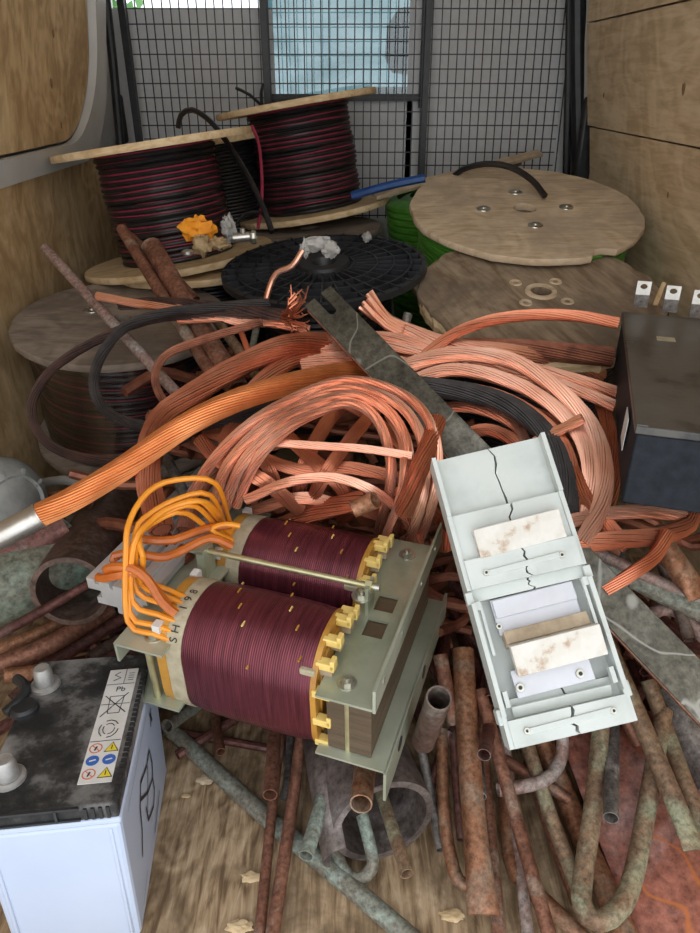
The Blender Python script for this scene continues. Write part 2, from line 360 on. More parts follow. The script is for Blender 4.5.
# side pillars
S(MB().tube([(-.785, YB - .12, .70), (-.775, YB - .12, .88), (-.762, YB - .12, 1.1), (-.752, YB - .12, 1.38)], .014, 10), 'trim_2', 'steel_black', label='black door seal running up the left front pillar')
S(MB().box((-.772, YB - .08, .93), (.025, .03, .15)), 'trim_3', 'steel_black', bevel=.01, label='short black plastic cover beside the left pillar')
S(MB().tube([(.83, YB - .07, .55), (.80, YB - .07, .80), (.755, YB - .07, 1.05), (.70, YB - .07, 1.39)], .026, 10), 'trim_4', 'steel_black', label='black slanting pillar trim at the right end of the mesh')
S(MB().box((.80, YB - .13, .83), (.07, .03, .34)), 'trim_5', 'steel_black', bevel=.015, label='black plastic cover standing at the back right corner')
S(MB().tube([(.80, YB - .1, .95), (.77, YB - .1, 1.15), (.745, YB - .1, 1.39)], .018, 8), 'trim_6', 'body_white', label='white painted pillar edge at the back right corner')
# steel mesh guard
mesh = thing('mesh_guard', 'dark steel wire mesh cargo guard across the front of the van', 'mesh guard', T(0, YB - .02, 0))
vw = MB().box((0, 0, 0), (.0036, .004, .80)).build('wire', 'steel_black', mesh, smooth=0); hw = MB().box((0, 0, 0), (1, .004, .0036)).build('wire', 'steel_black', mesh, smooth=0)
xs = [-.725 + .0285 * i for i in range(52)]
for i, x in enumerate(xs):
    m = T(x + random.uniform(-.002, .002), 0, 1.0) @ Mx.Rotation(R(-.5 + 3.0 * max(0, i / 51 - .4)) * -1, 4, 'Y')
    if i == 0: vw.matrix_local = m
    else: inst(vw, mesh, m)
for i in range(19):
    m = T(0, -.004, .61 + .0425 * i) @ Mx.Diagonal((1.44, 1, 1, 1))
    if i == 0: hw.matrix_local = m
    else: inst(hw, mesh, m)
for x, w in ((-.735, .022), (-.28, .022), (.255, .02)):
    MB().box((x, -.012, 1.0), (w, .022, .80)).build('post', 'steel_black', mesh, smooth=0)
MB().tube([(.79, -.012, .6), (.735, -.012, 1.05), (.69, -.012, 1.39)], .014, 8).build('post', 'steel_black', mesh)
# cab seat and tree beyond the window
seat = thing('cab_seat', 'dark headrest of a cab seat seen through the tinted window', 'seat', T(.27, 3.25, 0))
MB().lathe([(0, 0), (.10, .01), (.13, .06), (.125, .17), (.08, .23), (0, .24)], 20).build('headrest', 'seat', seat, mw=T(.27, 3.25, 1.06) @ Mx.Diagonal((1, .45, 1, 1)))
MB().box((0, .02, .62), (.5, .14, .8)).build('backrest', 'seat', seat, bevel=.04)
MB().cyl((-.05, 0, 1.0), (-.05, 0, 1.09), .008).cyl((.05, 0, 1.0), (.05, 0, 1.09), .008).build('headrest_stem', 'tin', seat)
MB().box((0, -.1, .12), (.5, .4, .24)).build('seat_base', 'seat', seat, bevel=.03)
def tree(x, y, z, rr, label):
    t = thing('tree', label, 'tree', T(x, y, -1)); mb = MB(); rnd = random.Random(x)
    for _ in range(900):
        u = V((rnd.gauss(0, 1), rnd.gauss(0, 1), rnd.gauss(0, 1))).normalized() * rr * rnd.uniform(.5, 1); u.z += z + 1
        q = Mx.Rotation(rnd.uniform(0, 6), 4, V((rnd.random(), rnd.random(), rnd.random()))); l = .14
        mb.add([u + q @ V(p) for p in ((-l, 0, 0), (0, -l * .5, 0), (l, 0, 0), (0, l * .5, 0))], [(0, 1, 2, 3)])
    mb.build('foliage', 'leaf', t, kind='stuff', smooth=0)
    MB().tube([(0, 0, 0), (.05, 0, .8), (0, 0, z + 1)], [.12, .09, .05]).build('trunk', 'pipe_mix', t)
tree(-3.2, 8.5, 1.6, 1.1, 'leafy green tree outside, seen past the top left of the mesh')

# ------------------------------------------------------------------ spools
def flange(Rr, t, hole=.03, seed=0, rough_edge=.002, notch=None, seg=72):
    rnd = random.Random(seed)
    def wob(a, r, z):
        if r > Rr * .9:
            k = rough_edge * mnoise.noise(V((math.cos(a) * 6, math.sin(a) * 6, seed))) * 2
            if notch:
                for na, nw, nd in notch:
                    dd = abs((a - na + math.pi) % (2 * math.pi) - math.pi)
                    if dd < nw: k -= nd * (1 if dd < nw * .7 else .5)
            return (r + k, z)
        return (r, z)
    return MB().lathe([(hole, 0), (Rr * .6, 0), (Rr - .002, 0), (Rr, .003), (Rr, t - .003), (Rr - .002, t), (Rr * .6, t), (hole, t)], seg, closed=True, wob=wob)
def spool(name, label, top, Rr, h, rw, rx, rb, dmat, wind='redblack', t=.017, seed=0, notch=None, bolts=(), hole=.032, rz=0, group=None, rough_edge=.002, edge_mat=None):
    rot = Mx.Rotation(R(rb), 4, 'Y') @ Mx.Rotation(R(rx), 4, 'X') @ Mx.Rotation(R(rz), 4, 'Z')
    base = top - (rot @ V((0, 0, h))); mw = Mx.Translation(base) @ rot
    s = thing(name, label, 'spool', mw, group)
    flange(Rr, t, hole, seed, rough_edge, None).build('flange', dmat, s)
    f = flange(Rr, t, hole, seed + 5, rough_edge, notch).build('flange', dmat, s); f.location = (0, 0, h - t)
    MB().lathe([(hole + .004, t), (hole + .02, t), (hole + .02, h - t), (hole + .004, h - t)], 20, closed=True).build('core_tube', 'ply_disc_grey', s)
    for i, (bx, by) in enumerate(bolts):
        MB().lathe([(0, .006), (.006, .006), (.008, .003), (.018, .002), (.019, 0)], 14, T(bx, by, h)).build('bolt', 'bolt', s)
    z0, z1 = t + .001, h - t - .001; rnd = random.Random(seed + 3)
    if wind == 'redblack':
        pitch = .0135; nrow = int((z1 - z0) / pitch); blk = MB(); red = MB(); pr = [(rw - .02, z0)]
        for i in range(nrow):
            zc = z0 + (i + .5) * (z1 - z0) / nrow; j = rnd.uniform(-.003, .003); pt = (z1 - z0) / nrow
            for k in range(5):
                a = -math.pi / 2 + math.pi * k / 4; pr.append((rw + j + .005 * math.cos(a), zc - pt * .13 + pt * .37 * math.sin(a)))
            zr = zc + pt * .36; rr2 = pt * .13
            red.lathe([(rw + j - .001 + rr2 * math.cos(q), zr + rr2 * math.sin(q)) for q in (-1.6, -.8, 0, .8, 1.6)], 48,
                      wob=lambda a, r, z, s_=rnd.uniform(0, 6), am=rnd.uniform(.000, .0035): (r, z + am * math.sin(a * 2 + s_)))
        pr.append((rw - .02, z1)); blk.lathe(pr, 48); blk.build('black_wire_winding', 'wire_black', s); red.build('red_wire_winding', 'wire_red', s)
    elif wind:
        pitch = .010; nrow = int((z1 - z0) / pitch); pr = [(rw - .02, z0)]
        for i in range(nrow):
            zc = z0 + (i + .5) * (z1 - z0) / nrow; pt = (z1 - z0) / nrow; j = rnd.uniform(-.002, .002)
            for k in range(5):
                a = -math.pi / 2 + math.pi * k / 4; pr.append((rw + j + .004 * math.cos(a), zc + pt * .48 * math.sin(a)))
        pr.append((rw - .02, z1)); MB().lathe(pr, 48).build('wire_winding', wind, s)
    return s
def ang_bolts(r, n, a0): return [(r * math.cos(a0 + 2 * math.pi * k / n), r * math.sin(a0 + 2 * math.pi * k / n)) for k in range(n)]
# upper layer
spool('cable_spool', 'plywood spool of red and black twin wire by the left wall, upper one', PD(152, 141, 1.80), .257, .305, .150, -2.5, -8, 'wood_pale', seed=1, hole=.03)
spool('cable_spool', 'plywood spool of red and black twin wire against the mesh window', PD(296, 101, 2.12), .245, .325, .152, -2, -9, 'wood_pale', seed=2)
spool('cable_spool', 'dark wound plywood spool half hidden behind the upper left spool', PD(212, 137, 2.22), .20, .31, .14, -1, -8, 'wood_pale', 'wire_black', seed=3)
# stacked below them
spool('cable_spool', 'plywood spool whose flange shows under the upper left spool', PD(205, 259, 1.93), .25, .58, .17, 0, -4, 'wood_pale', 'wire_black', seed=4)
spool('cable_spool', 'dark wound spool standing under the spool by the mesh window', PD(310, 228, 2.17), .22, .60, .18, 0, -3, 'ply_disc_grey', 'wire_black', seed=5)
# left lower, film wrapped
ls = spool('cable_spool', 'film-wrapped spool of red and black wire with grey disc, lower left', PD(122, 318, 1.62), .243, .30, .205, 6, 2, 'ply_disc_grey', seed=6, hole=.02, bolts=ang_bolts(.09, 3, .6))
MB().lathe([(.2115, .018), (.2135, .09), (.2125, .16), (.214, .22), (.2115, .282)], 56, wob=lambda a, r, z: (r + .0018 * math.sin(a * 17 + z * 40) + .0015 * mnoise.noise(V((a * 3, z * 30, 1))), z)).build('film_wrap', 'film', ls)
sup = spool('cable_spool', 'empty grey spool lying under the film-wrapped spool', PD(122, 318, 1.62) - V((0, -.035, .315)), .235, .21, .1, 3, 1, 'ply_disc_grey', 'wire_black', seed=16)
# right pair
spool('cable_spool', 'plywood spool of green wire with pale round top by the right wall', PD(525, 208, 1.84), .302, .20, .272, 13, 0, 'ply_disc', 'wire_green', seed=7, notch=[(R(-62), .10, .022)],
      bolts=ang_bolts(.11, 4, .05), hole=.03, rough_edge=.003)
fs = spool('cable_spool', 'weathered brown plywood spool with splintered edge behind the black box', PD(541, 292, 1.56), .272, .50, .20, 13, 0, 'ply_disc_old', 'wire_black', seed=8,
      notch=[(R(-80), .12, .006), (R(-110), .2, .008), (R(-50), .1, .01)], bolts=[], hole=.024, rough_edge=.005, rz=20)
for bx, by in ang_bolts(.065, 4, .5): MB().lathe([(.006, .0005), (.013, .0025), (.015, 0)], 12, T(bx, by, .5)).build('bolt_hole', 'ply_disc', fs)
MB().lathe([(.024, .0), (.024, .004), (.034, .004), (.036, 0)], 24, T(0, 0, .5)).build('hub_ring', 'ply_disc', fs)
def splint_rim(sp, Rr, hh, t, seed, m):
    mb = MB(); n = 120; vs = []; fs_ = []
    for i in range(n):
        a = 2 * math.pi * i / n; j = mnoise.noise(V((math.cos(a) * 14, math.sin(a) * 14, seed))) * .006
        for r, z in ((Rr + .0015, hh - .003), (Rr + .004 + j, hh - t * .5), (Rr + .002 + j, hh - t - abs(j) * 1.2), (Rr - .008, hh - t - .001)): vs.append((r * math.cos(a), r * math.sin(a), z))
    for i in range(n):
        for k in range(3): fs_.append((i * 4 + k, ((i + 1) % n) * 4 + k, ((i + 1) % n) * 4 + k + 1, i * 4 + k + 1))
    mb.add(vs, fs_).build('splintered_rim', m, sp, smooth=0)
splint_rim(fs, .270, .50, .030, 3, 'wood_pale')
# black plastic spool
pm = Mx.Translation(PD(324, 266, 1.66)) @ Mx.Rotation(R(-3), 4, 'Y') @ Mx.Rotation(R(6), 4, 'X')
ps = thing('plastic_spool', 'large black plastic spool with ribbed flange in the middle', 'spool', pm @ T(0, 0, -.34))
Rp = .243
for zt in (0, .325):
    MB().lathe([(Rp - .012, zt), (Rp, zt + .002), (Rp, zt + .016), (Rp - .012, zt + .018)], 64, closed=True).build('rim', 'plastic_black', ps)
    MB().lathe([(.02, zt + .004), (Rp - .01, zt + .004), (Rp - .01, zt + .009), (.02, zt + .009)], 48, closed=True).build('web', 'plastic_black', ps)
for rr in (.07, .125, .165, .205):
    MB().lathe([(rr, .333), (rr + .004, .333), (rr + .004, .346), (rr, .346)], 48, closed=True).build('ring', 'plastic_black', ps)
MB().lathe([(.022, .333), (.065, .333), (.06, .352), (.03, .352)], 32, closed=True).build('hub', 'plastic_black', ps)
rib = MB().box((.152, 0, .339), (.176, .004, .012)).build('rib', 'plastic_black', ps, smooth=0)
for k in range(1, 32): inst(rib, ps, Mx.Rotation(2 * math.pi * k / 32, 4, 'Z'))
MB().lathe([(.15, .018)] + [(.155 + .004 * (i % 2), .02 + .3 * i / 40) for i in range(41)] + [(.15, .324)], 40).build('wire_winding', 'wire_black', ps)

gcm = Mx.Translation(PD(468, 186, 2.16)) @ Mx.Rotation(R(-6), 4, 'Y')
gc = thing('cable_coil', 'bright green cable coil behind the pale round spool top', 'cable coil', gcm @ T(0, 0, -.80))
for rr_, nm_ in ((.25, 'outer_layer'), (.21, 'inner_layer')):
    pr_ = [(rr_ - .03, .0)]
    for i in range(40):
        for k in range(4): q = -math.pi / 2 + math.pi * k / 3; pr_.append((rr_ + .008 * math.cos(q), .01 + i * .0195 + .0095 * math.sin(q)))
    MB().lathe(pr_ + [(rr_ - .03, .79)], 48).build(nm_, 'wire_green', gc)
# ------------------------------------------------------------------ cables
def pts3(pts, dd=0):
    return [PD(p[0], p[1], p[2] if len(p) > 2 else pile_d(p[1]) + dd) for p in pts]
def strand_mesh(mb, P3, Rc, n=12, pitch=7.0, sides=5, loose=0, seed=0, taper=None):
    path = spline(P3, max(Rc * .9, .008)); fr = frames(path); rs = Rc * math.sin(math.pi / n) / (1 + math.sin(math.pi / n)); rc = Rc - rs
    s = [0.]
    for a, b in zip(path, path[1:]): s.append(s[-1] + (b - a).length)
    rnd = random.Random(seed)
    for k in range(n):
        jr = 1 + loose * rnd.uniform(-.35, .35); ja = loose * rnd.uniform(-.3, .3); q = []
        for p, (t, a, b), l in zip(path, fr, s):
            ph = 2 * math.pi * k / n + ja + l / (Rc * 2 * pitch) * 2 * math.pi * .5
            wob_ = 1 + loose * .3 * math.sin(l * 40 + k * 1.7)
            q.append(p + (a * math.cos(ph) + b * math.sin(ph)) * rc * jr * wob_)
        mb.tube(q, rs * 1.04, sides)
    mb.tube(path, rc * .86, 8)
    return path
CG = {'c': 'copper', 'r': 'copper_red', 'd': 'copper_dark', 'o': 'copper_orange', 'k': 'cable_black', 'b': 'cable_brown'}
def cable(label, pts, w, m='c', dd=0, n=11, pitch=7, loose=.1, group=None, cat='cable', name=None):
    pts = [p if len(p) > 2 else (p[0], p[1], pile_d(p[1]) + dd + (.16 * min(1, max(0, (p[1] - 488) / 45)) if 235 < p[0] < 455 else 0)) for p in pts]
    P3 = pts3(pts, dd); d = sum((p - C0).dot(FW) for p in P3) / len(P3); mb = MB()
    strand_mesh(mb, P3, w / 2 * d / F, max(11, int(w * 1.15)), pitch * 1.7, 4, min(loose, .12), len(label) + len(pts))
    return mb.build(name or ('black_cable' if m in 'kb' else 'copper_cable'), CG[m], None, label, cat, group, smooth=60)
g1 = 'loose copper strands looped over the middle of the heap'
# thick orange cable with crimped lug
oc = thing('copper_cable', 'thick bright orange stranded copper cable with a silver lug at its left end', 'cable', T(0, 0, 0))
mb = MB(); strand_mesh(mb, pts3([(36, 517, 1.10), (75, 498, 1.10), (130, 464, 1.12), (180, 429, 1.14), (230, 403, 1.17), (290, 384, 1.22), (340, 373, 1.30), (365, 370, 1.36), (395, 366, 1.385), (440, 364, 1.38), (490, 370, 1.36), (530, 386, 1.34)]), .0195, 26, 12, 5, .05)
mb.build('conductor', 'copper_orange', oc, smooth=60)
lp = pts3([(-2, 537, 1.09), (20, 526, 1.095), (41, 515, 1.10)])
lug = MB().tube(lp, .0205, 20).build('lug', 'tin', oc)
MB().tube(pts3([(38.5, 516.2, 1.10), (41.5, 514.6, 1.10)]), .0215, 20).build('lug_rim', 'tin', lug)
MB().tube(pts3([(-70, 575, 1.07), (-25, 549, 1.085), (-2, 537, 1.09)]), [.021, .022, .0205], 16, flat=[.25, .3, 1]).build('lug_palm', 'tin', lug)
# pale looped strands
for i, (pl, lab) in enumerate([
    ([(186, 514, 1.16), (206, 470, 1.11), (246, 427, 1.12), (292, 399, 1.15), (342, 381, 1.17), (388, 388, 1.16), (422, 410, 1.14), (437, 448, 1.12), (433, 500, 1.13), (412, 560, 1.30)], 'pale copper strand forming the outermost arch of the middle loop'),
    ([(212, 512, 1.16), (226, 468, 1.11), (259, 430, 1.12), (301, 403, 1.15), (346, 388, 1.165), (386, 397, 1.15), (413, 420, 1.14), (425, 458, 1.12), (420, 508, 1.13), (400, 560, 1.30)], 'pale copper strand second from outside in the middle loop'),
    ([(224, 510, 1.16), (240, 468, 1.11), (270, 432, 1.12), (307, 408, 1.14), (348, 395, 1.155), (380, 405, 1.15), (402, 430, 1.14), (409, 470, 1.13), (398, 530, 1.26)], 'pale copper strand third from outside in the middle loop'),
    ([(236, 506, 1.16), (256, 462, 1.11), (286, 430, 1.12), (318, 412, 1.14), (348, 403, 1.15), (372, 414, 1.15), (386, 440, 1.14), (391, 480, 1.13), (378, 532, 1.26)], 'pale copper strand on the inside of the middle loop')]):
    cable(lab, pl, 10.5, 'c', 0, 9, 8, .1, g1)
G = 'bare copper cables heaped in the middle'
cable('thick brownish copper bundle arching down at the left of the heap', [(356, 352, 1.44), (326, 343, 1.36), (285, 346), (235, 368), (190, 396), (162, 418), (149, 450), (150, 490), (162, 530)], 23, 'r', -.02, 14, group=G)
cable('second brown copper bundle ending at the busbar top, just under the thicker one', [(352, 362, 1.42), (326, 352, 1.36), (292, 360), (262, 382), (240, 410), (228, 445), (230, 480)], 18, 'r', .02, 12, group=G)
cable('thin tan copper cable bent in a small loop over the left spool', [(262, 322, 1.34), (208, 338, 1.32), (168, 354, 1.30), (155, 377, 1.27), (164, 401, 1.25), (187, 417, 1.23)], 8.5, 'd', 0, 8, group=G)
cable('copper cable with a bright cut end pointing left over the left spool', [(97, 296, 1.42), (140, 304, 1.40), (190, 309, 1.38), (240, 322, 1.37), (285, 322, 1.36)], 9, 'c', 0, 9, group=G)
cable('short pink copper cable just under the frayed dark cable', [(178, 320, 1.38), (225, 318, 1.37), (262, 322, 1.37), (310, 330, 1.36)], 9, 'c', 0, 9, group=G)
fray = thing('frayed_cable', 'dark brown cable with a frayed burst of copper strands at its end', 'cable', T(0, 0, 0))
mb = MB(); strand_mesh(mb, pts3([(120, 305, 1.42), (170, 303, 1.39), (225, 308, 1.37), (284, 315, 1.34)]), .0115, 9, 7, 5, .2); mb.build('cable_body', 'cable_brown', fray, smooth=60)
mb = MB(); rnd = random.Random(4)
for k in range(34):
    a, b2 = rnd.uniform(-1, 1), rnd.uniform(-1, 1)
    mb.tube(spline(pts3([(281 + 3 * a, 316 + 3 * b2, 1.34), (292 + 6 * a, 316 + 9 * b2, 1.33 + .02 * a), (298 + 10 * a, 312 + 18 * b2, 1.32 + .03 * a), (300 + 9 * a + rnd.uniform(-6, 6), 308 + 30 * b2 * rnd.uniform(.6, 1), 1.33 + .04 * a)]), .03), .0016, 4)
mb.build('frayed_strands', 'copper_red', fray, kind='stuff')
cable('long dark cable making the wide outer loop at the far left', [(285, 313, 1.35), (215, 316, 1.37), (160, 318, 1.37), (108, 335, 1.35), (56, 366, 1.31), (33, 400, 1.28), (38, 432, 1.25), (62, 452, 1.23), (105, 460, 1.21), (145, 452, 1.21), (190, 436, 1.21)], 9.5, 'b', 0, 9, group='dark cables looped at the left')
cable('black cable making the inner loop in front of the left spool', [(270, 303, 1.36), (205, 308, 1.36), (160, 314, 1.34), (124, 328, 1.32), (101, 356, 1.29), (94, 386, 1.26), (106, 411, 1.24), (134, 424, 1.22), (175, 428, 1.22), (225, 421, 1.22), (280, 404, 1.24), (330, 388, 1.27)], 10.5, 'k', 0, 9, group='dark cables looped at the left')
# fan-ended cable pointing up-left behind the busbar
fan = thing('copper_cable', 'copper cable with a cut fan of strands pointing up behind the busbar', 'cable', T(0, 0, 0))
mb = MB(); strand_mesh(mb, pts3([(405, 331, 1.36), (450, 346, 1.35), (505, 352, 1.35), (560, 358, 1.38), (600, 375, 1.45)]), .017, 18, 12, 4, .1); mb.build('cable_body', 'copper', fan, smooth=60)
mb = MB()
for k in range(13):
    u = (k % 5) / 4 - .5; v = (k // 5) / 2 - .5
    mb.tube(spline(pts3([(412 + 4 * v, 333 + 12 * u, 1.36), (388 - 4 * u + 2 * v, 322 + 10 * u, 1.355 + .015 * v), (364 - 7 * u + rnd.uniform(-2, 4), 300 + 15 * u + 4 * v, 1.35 + .03 * v)]), .03), .0042, 6)
mb.build('fanned_strands', 'copper', fan)
cable('copper cable arching in front of the weathered spool to the black box', [(425, 355, 1.33), (452, 335, 1.32), (488, 321, 1.31), (530, 315, 1.30), (575, 316, 1.29), (618, 323, 1.28)], 11.5, 'r', 0, 10, group=G)
cable('dark flat copper bundle running under the weathered spool to the right', [(430, 352, 1.37), (480, 348, 1.37), (545, 351, 1.36), (612, 357, 1.35)], 20, 'd', 0, 14, group=G)
cable('copper cable on top of the big right-hand loop', [(392, 372, 1.29), (425, 360, 1.28), (462, 354, 1.27), (512, 361, 1.25), (556, 388, 1.22), (590, 424, 1.19), (604, 465, 1.15), (601, 505, 1.12), (582, 545, 1.09)], 17, 'c', 0, 13, group=G)
cable('copper cable lying just inside the top one of the right-hand loop', [(405, 384, 1.28), (450, 370, 1.27), (500, 378, 1.25), (545, 400, 1.22), (577, 432, 1.19), (590, 470, 1.16), (588, 510, 1.14), (574, 548, 1.12)], 15, 'c', .03, 12, group=G)
cable('reddish copper cable curving lowest inside the right-hand loop', [(395, 398, 1.28), (445, 388, 1.27), (495, 396, 1.25), (535, 416, 1.22), (563, 446, 1.19), (574, 485, 1.16), (570, 530, 1.13)], 15, 'r', .05, 12, group=G)
cable('upper of two copper cables ending against the black box', [(470, 362, 1.32), (520, 366, 1.31), (570, 378, 1.29), (618, 393, 1.27)], 12, 'c', 0, 10, group=G)
cable('lower of two copper cables ending against the black box', [(480, 372, 1.31), (530, 378, 1.3), (575, 390, 1.28), (615, 406, 1.26)], 12, 'c', 0, 10, group=G)
cable('thick black cable curving down behind the white fuse block', [(415, 386, 1.26), (465, 392, 1.25), (508, 405, 1.23), (543, 431, 1.20), (562, 467, 1.17), (568, 510, 1.14), (560, 560, 1.11)], 21, 'k', .0, 14)
cable('copper cable crossing under the black cable toward the fuse block', [(480, 402), (520, 408), (560, 425), (598, 452), (608, 490)], 12, 'r', .06, 10, group=G)
cable('short bright copper end poking out inside the right-hand loop', [(535, 442, 1.2), (560, 430, 1.18), (583, 418, 1.16)], 11, 'c', 0, 9, group=G)
cable('copper cable cut off at an angle under the black box', [(572, 470, 1.17), (588, 500, 1.14), (608, 526, 1.12), (628, 547, 1.10)], 16, 'r', -.02, 12, group=G)
cable('upper flat copper bundle tucked under the black box', [(560, 524), (605, 514), (650, 512), (692, 517)], 15, 'c', .0, 12, group=G)
cable('lower flat copper bundle bending back under the black box', [(565, 546), (615, 540), (660, 536), (688, 524), (690, 510)], 19, 'r', .0, 14, group=G)
cable('copper cable bending down from the bundle under the black box', [(668, 532, 1.08), (655, 556, 1.07), (634, 572, 1.06), (605, 592, 1.06)], 14, 'r', 0, 11, group=G)
# tangle in the middle
T2 = [
    ('straight pale copper strand lying level across the middle tangle', [(274, 443), (320, 446), (366, 449), (412, 456)], 8.5, 'c', -.06),
    ('twisted copper end standing upright beside the white fuse block', [(437, 420), (428, 447), (416, 478), (404, 512)], 19, 'r', -.07),
    ('pale copper cable rising beside the upright twisted end', [(388, 415), (402, 440), (404, 475), (396, 510), (378, 552)], 9, 'c', -.05),
    ('copper cable hooping low behind the right coil', [(246, 500), (290, 482), (335, 478), (375, 492), (402, 515), (420, 545)], 10, 'c', -.03),
    ('short copper cable with ragged end above the right coil', [(275, 530, 1.25), (312, 514, 1.22), (345, 504, 1.19), (368, 499, 1.17)], 20, 'r', 0),
    ('copper cable sloping down through the tangle from the upper left', [(270, 420), (300, 448), (335, 480), (365, 520)], 14, 'r', .03),
    ('copper cable sloping down through the tangle from the busbar', [(380, 405), (350, 440), (325, 475), (305, 515)], 14, 'r', .02),
    ('reddish copper cable steeply crossing the left of the tangle', [(345, 400), (322, 430), (303, 470), (298, 520)], 15, 'r', .05),
    ('reddish copper cable running right under the straight pale strand', [(255, 455), (300, 470), (350, 468), (410, 480)], 13, 'r', .04),
    ('copper cable dropping beside the left end of the tangle', [(200, 440), (222, 462), (262, 480), (300, 510)], 15, 'r', .01),
    ('dark copper cable curving behind the pale loop at the left', [(300, 408), (262, 430), (225, 458), (195, 495), (185, 530)], 18, 'd', .05),
    ('copper cable lying level near the lower edge of the tangle', [(250, 512), (300, 498), (352, 508), (420, 528)], 12, 'c', .03),
    ('reddish copper cable curling under the upright twisted end', [(340, 520), (375, 500), (410, 495), (440, 520), (446, 550)], 13, 'r', .04),
    ('copper cable rising to the busbar from the tangle', [(330, 395), (375, 420), (405, 450), (430, 490)], 12, 'r', .02),
    ('copper cable just left of the busbar, passing beneath it', [(300, 365), (345, 358), (395, 362), (440, 380)], 15, 'c', .03),
    ('copper cable passing under the busbar near its top', [(305, 345), (350, 338), (400, 340), (450, 352), (505, 366)], 14, 'c', .01),
    ('pale copper cable passing under the upper middle of the busbar', [(320, 352), (365, 345), (415, 350), (470, 362), (530, 372)], 13, 'c', .02),
    ('copper cable showing in the gap right of the busbar', [(440, 408), (475, 408), (515, 425), (530, 455)], 12, 'c', .06),
    ('dark copper cable deep in the gap right of the busbar', [(445, 445), (485, 430), (520, 445), (548, 480), (550, 530)], 14, 'r', .08),
    ('copper cable running beside the black box front corner', [(600, 400), (612, 440), (612, 490), (596, 535)], 14, 'r', .05),
    ('copper cable curving through the right-hand loop from behind', [(520, 372), (556, 405), (576, 450), (582, 500), (566, 545)], 12, 'd', .08),
    ('dark copper cable at the left behind the orange cable', [(150, 415), (185, 440), (232, 452), (290, 440)], 13, 'd', .05),
    ('copper cable hanging down left of the orange wires', [(158, 452), (150, 490), (160, 530), (190, 560)], 13, 'd', .05),
    ('reddish copper cable under the pale loop above the orange wires', [(205, 430), (240, 445), (270, 470), (280, 510)], 13, 'r', .04),
    ('copper cable along the right of the white fuse block top', [(440, 520), (470, 540), (520, 560), (600, 540)], 13, 'r', .04),
]
for lab, pl, w, m, dd in T2: cable(lab, pl, w, m, dd, max(8, int(w * .75)), 6, .35, G)
# deep tangle nobody could count
mb = MB(); rnd = random.Random(11)
for k in range(170):
    cx, cy = rnd.uniform(-.42, .56), rnd.uniform(1.0, 1.42)
    top = lerp_tab([(.95, .34), (1.1, .42), (1.25, .50), (1.4, .55)], cy); z = rnd.uniform(.10, top - .03); a = rnd.uniform(0, 6.28); L = rnd.uniform(.10, .2); cv = rnd.uniform(-.12, .12)
    if math.hypot(cx - .43, cy - 1.52) < .36 or (cx < .2 and cy < 1.05 and z > .16): continue
    dx, dy = math.cos(a), math.sin(a) * .6
    p = [V((cx + dx * L * t - dy * cv * (1 - t * t), cy + dy * L * t + dx * cv * (1 - t * t) * .5, z + rnd.uniform(-.04, .04))) for t in (-1, -.4, .3, 1)]
    mb.tube(spline(p, .03), rnd.uniform(.007, .012), 7)
mb.build('copper_tangle', 'copper_dark', None, 'dark uncountable tangle of scrap copper deep under the cable heap', 'scrap', None, 'stuff')

# ------------------------------------------------------------------ busbar
a, b2 = PD(318, 297, 1.345), PD(790, 785, .93); ax = (b2 - a); L = ax.length
bm = frame(a, ax, (-.25, -.55, .8)); w = .064
bus = thing('busbar', 'long flat grey metal busbar with a slotted end lying across the heap', 'busbar', bm)
mb = MB(); mb.prism([(0, -w / 2), (L, -w / 2), (L, w / 2), (0, w / 2), (0, w * .12), (.05, w * .12), (.055, w * .05), (.055, -w * .05), (.05, -w * .12), (0, -w * .12)], -.005, .005)
mb.build('bar', 'busbar', bus, smooth=0, bevel=.001)
MB().box((L * .5, -w / 2 - .0012, -.001), (L * .98, .002, .008)).build('worn_edge', 'pipe_rust', bus, smooth=0)

# ------------------------------------------------------------------ transformer
ang = R(-19.0)
TB = Mx.Translation((-.092, .852, .205)) @ Mx.Rotation(ang, 4, 'Z') @ Mx.Rotation(R(2), 4, 'X')
tr = thing('transformer', 'scrapped transformer with two maroon wound coils and galvanised clamp frames', 'transformer', TB)
zb, zt = .045, .155     # bottom and top clamp plates
def bolt(x, y, z, r=.0085, parent=tr, nm='bolt', flip=1, mat_='bolt'):
    b = MB(); b.lathe([(0, .0015), (r * 1.55, .0015), (r * 1.6, 0)], 18); b.prism([(r * math.cos(k * math.pi / 3), r * math.sin(k * math.pi / 3)) for k in range(6)], .0015, .007)
    b.lathe([(0, .012), (r * .5, .012), (r * .5, .007)], 10)
    o = b.build(nm, mat_, parent); o.matrix_local = T(x, y, z) @ Mx.Rotation(random.random(), 4, 'Z') @ Mx.Diagonal((1, 1, flip, 1)); return o
# laminated core: two yokes and two legs
for x, yl in ((.153, .325), (-.153, .26)): MB().box((x, (.325 - yl) / 2, (zb + zt) / 2), (.062, yl, zt - zb - .004)).build('core_yoke', 'core', tr, smooth=0)
for y in (.088, -.088): MB().box((0, y, (zb + zt) / 2), (.26, .058, zt - zb - .01)).build('core_leg', 'core', tr, smooth=0)
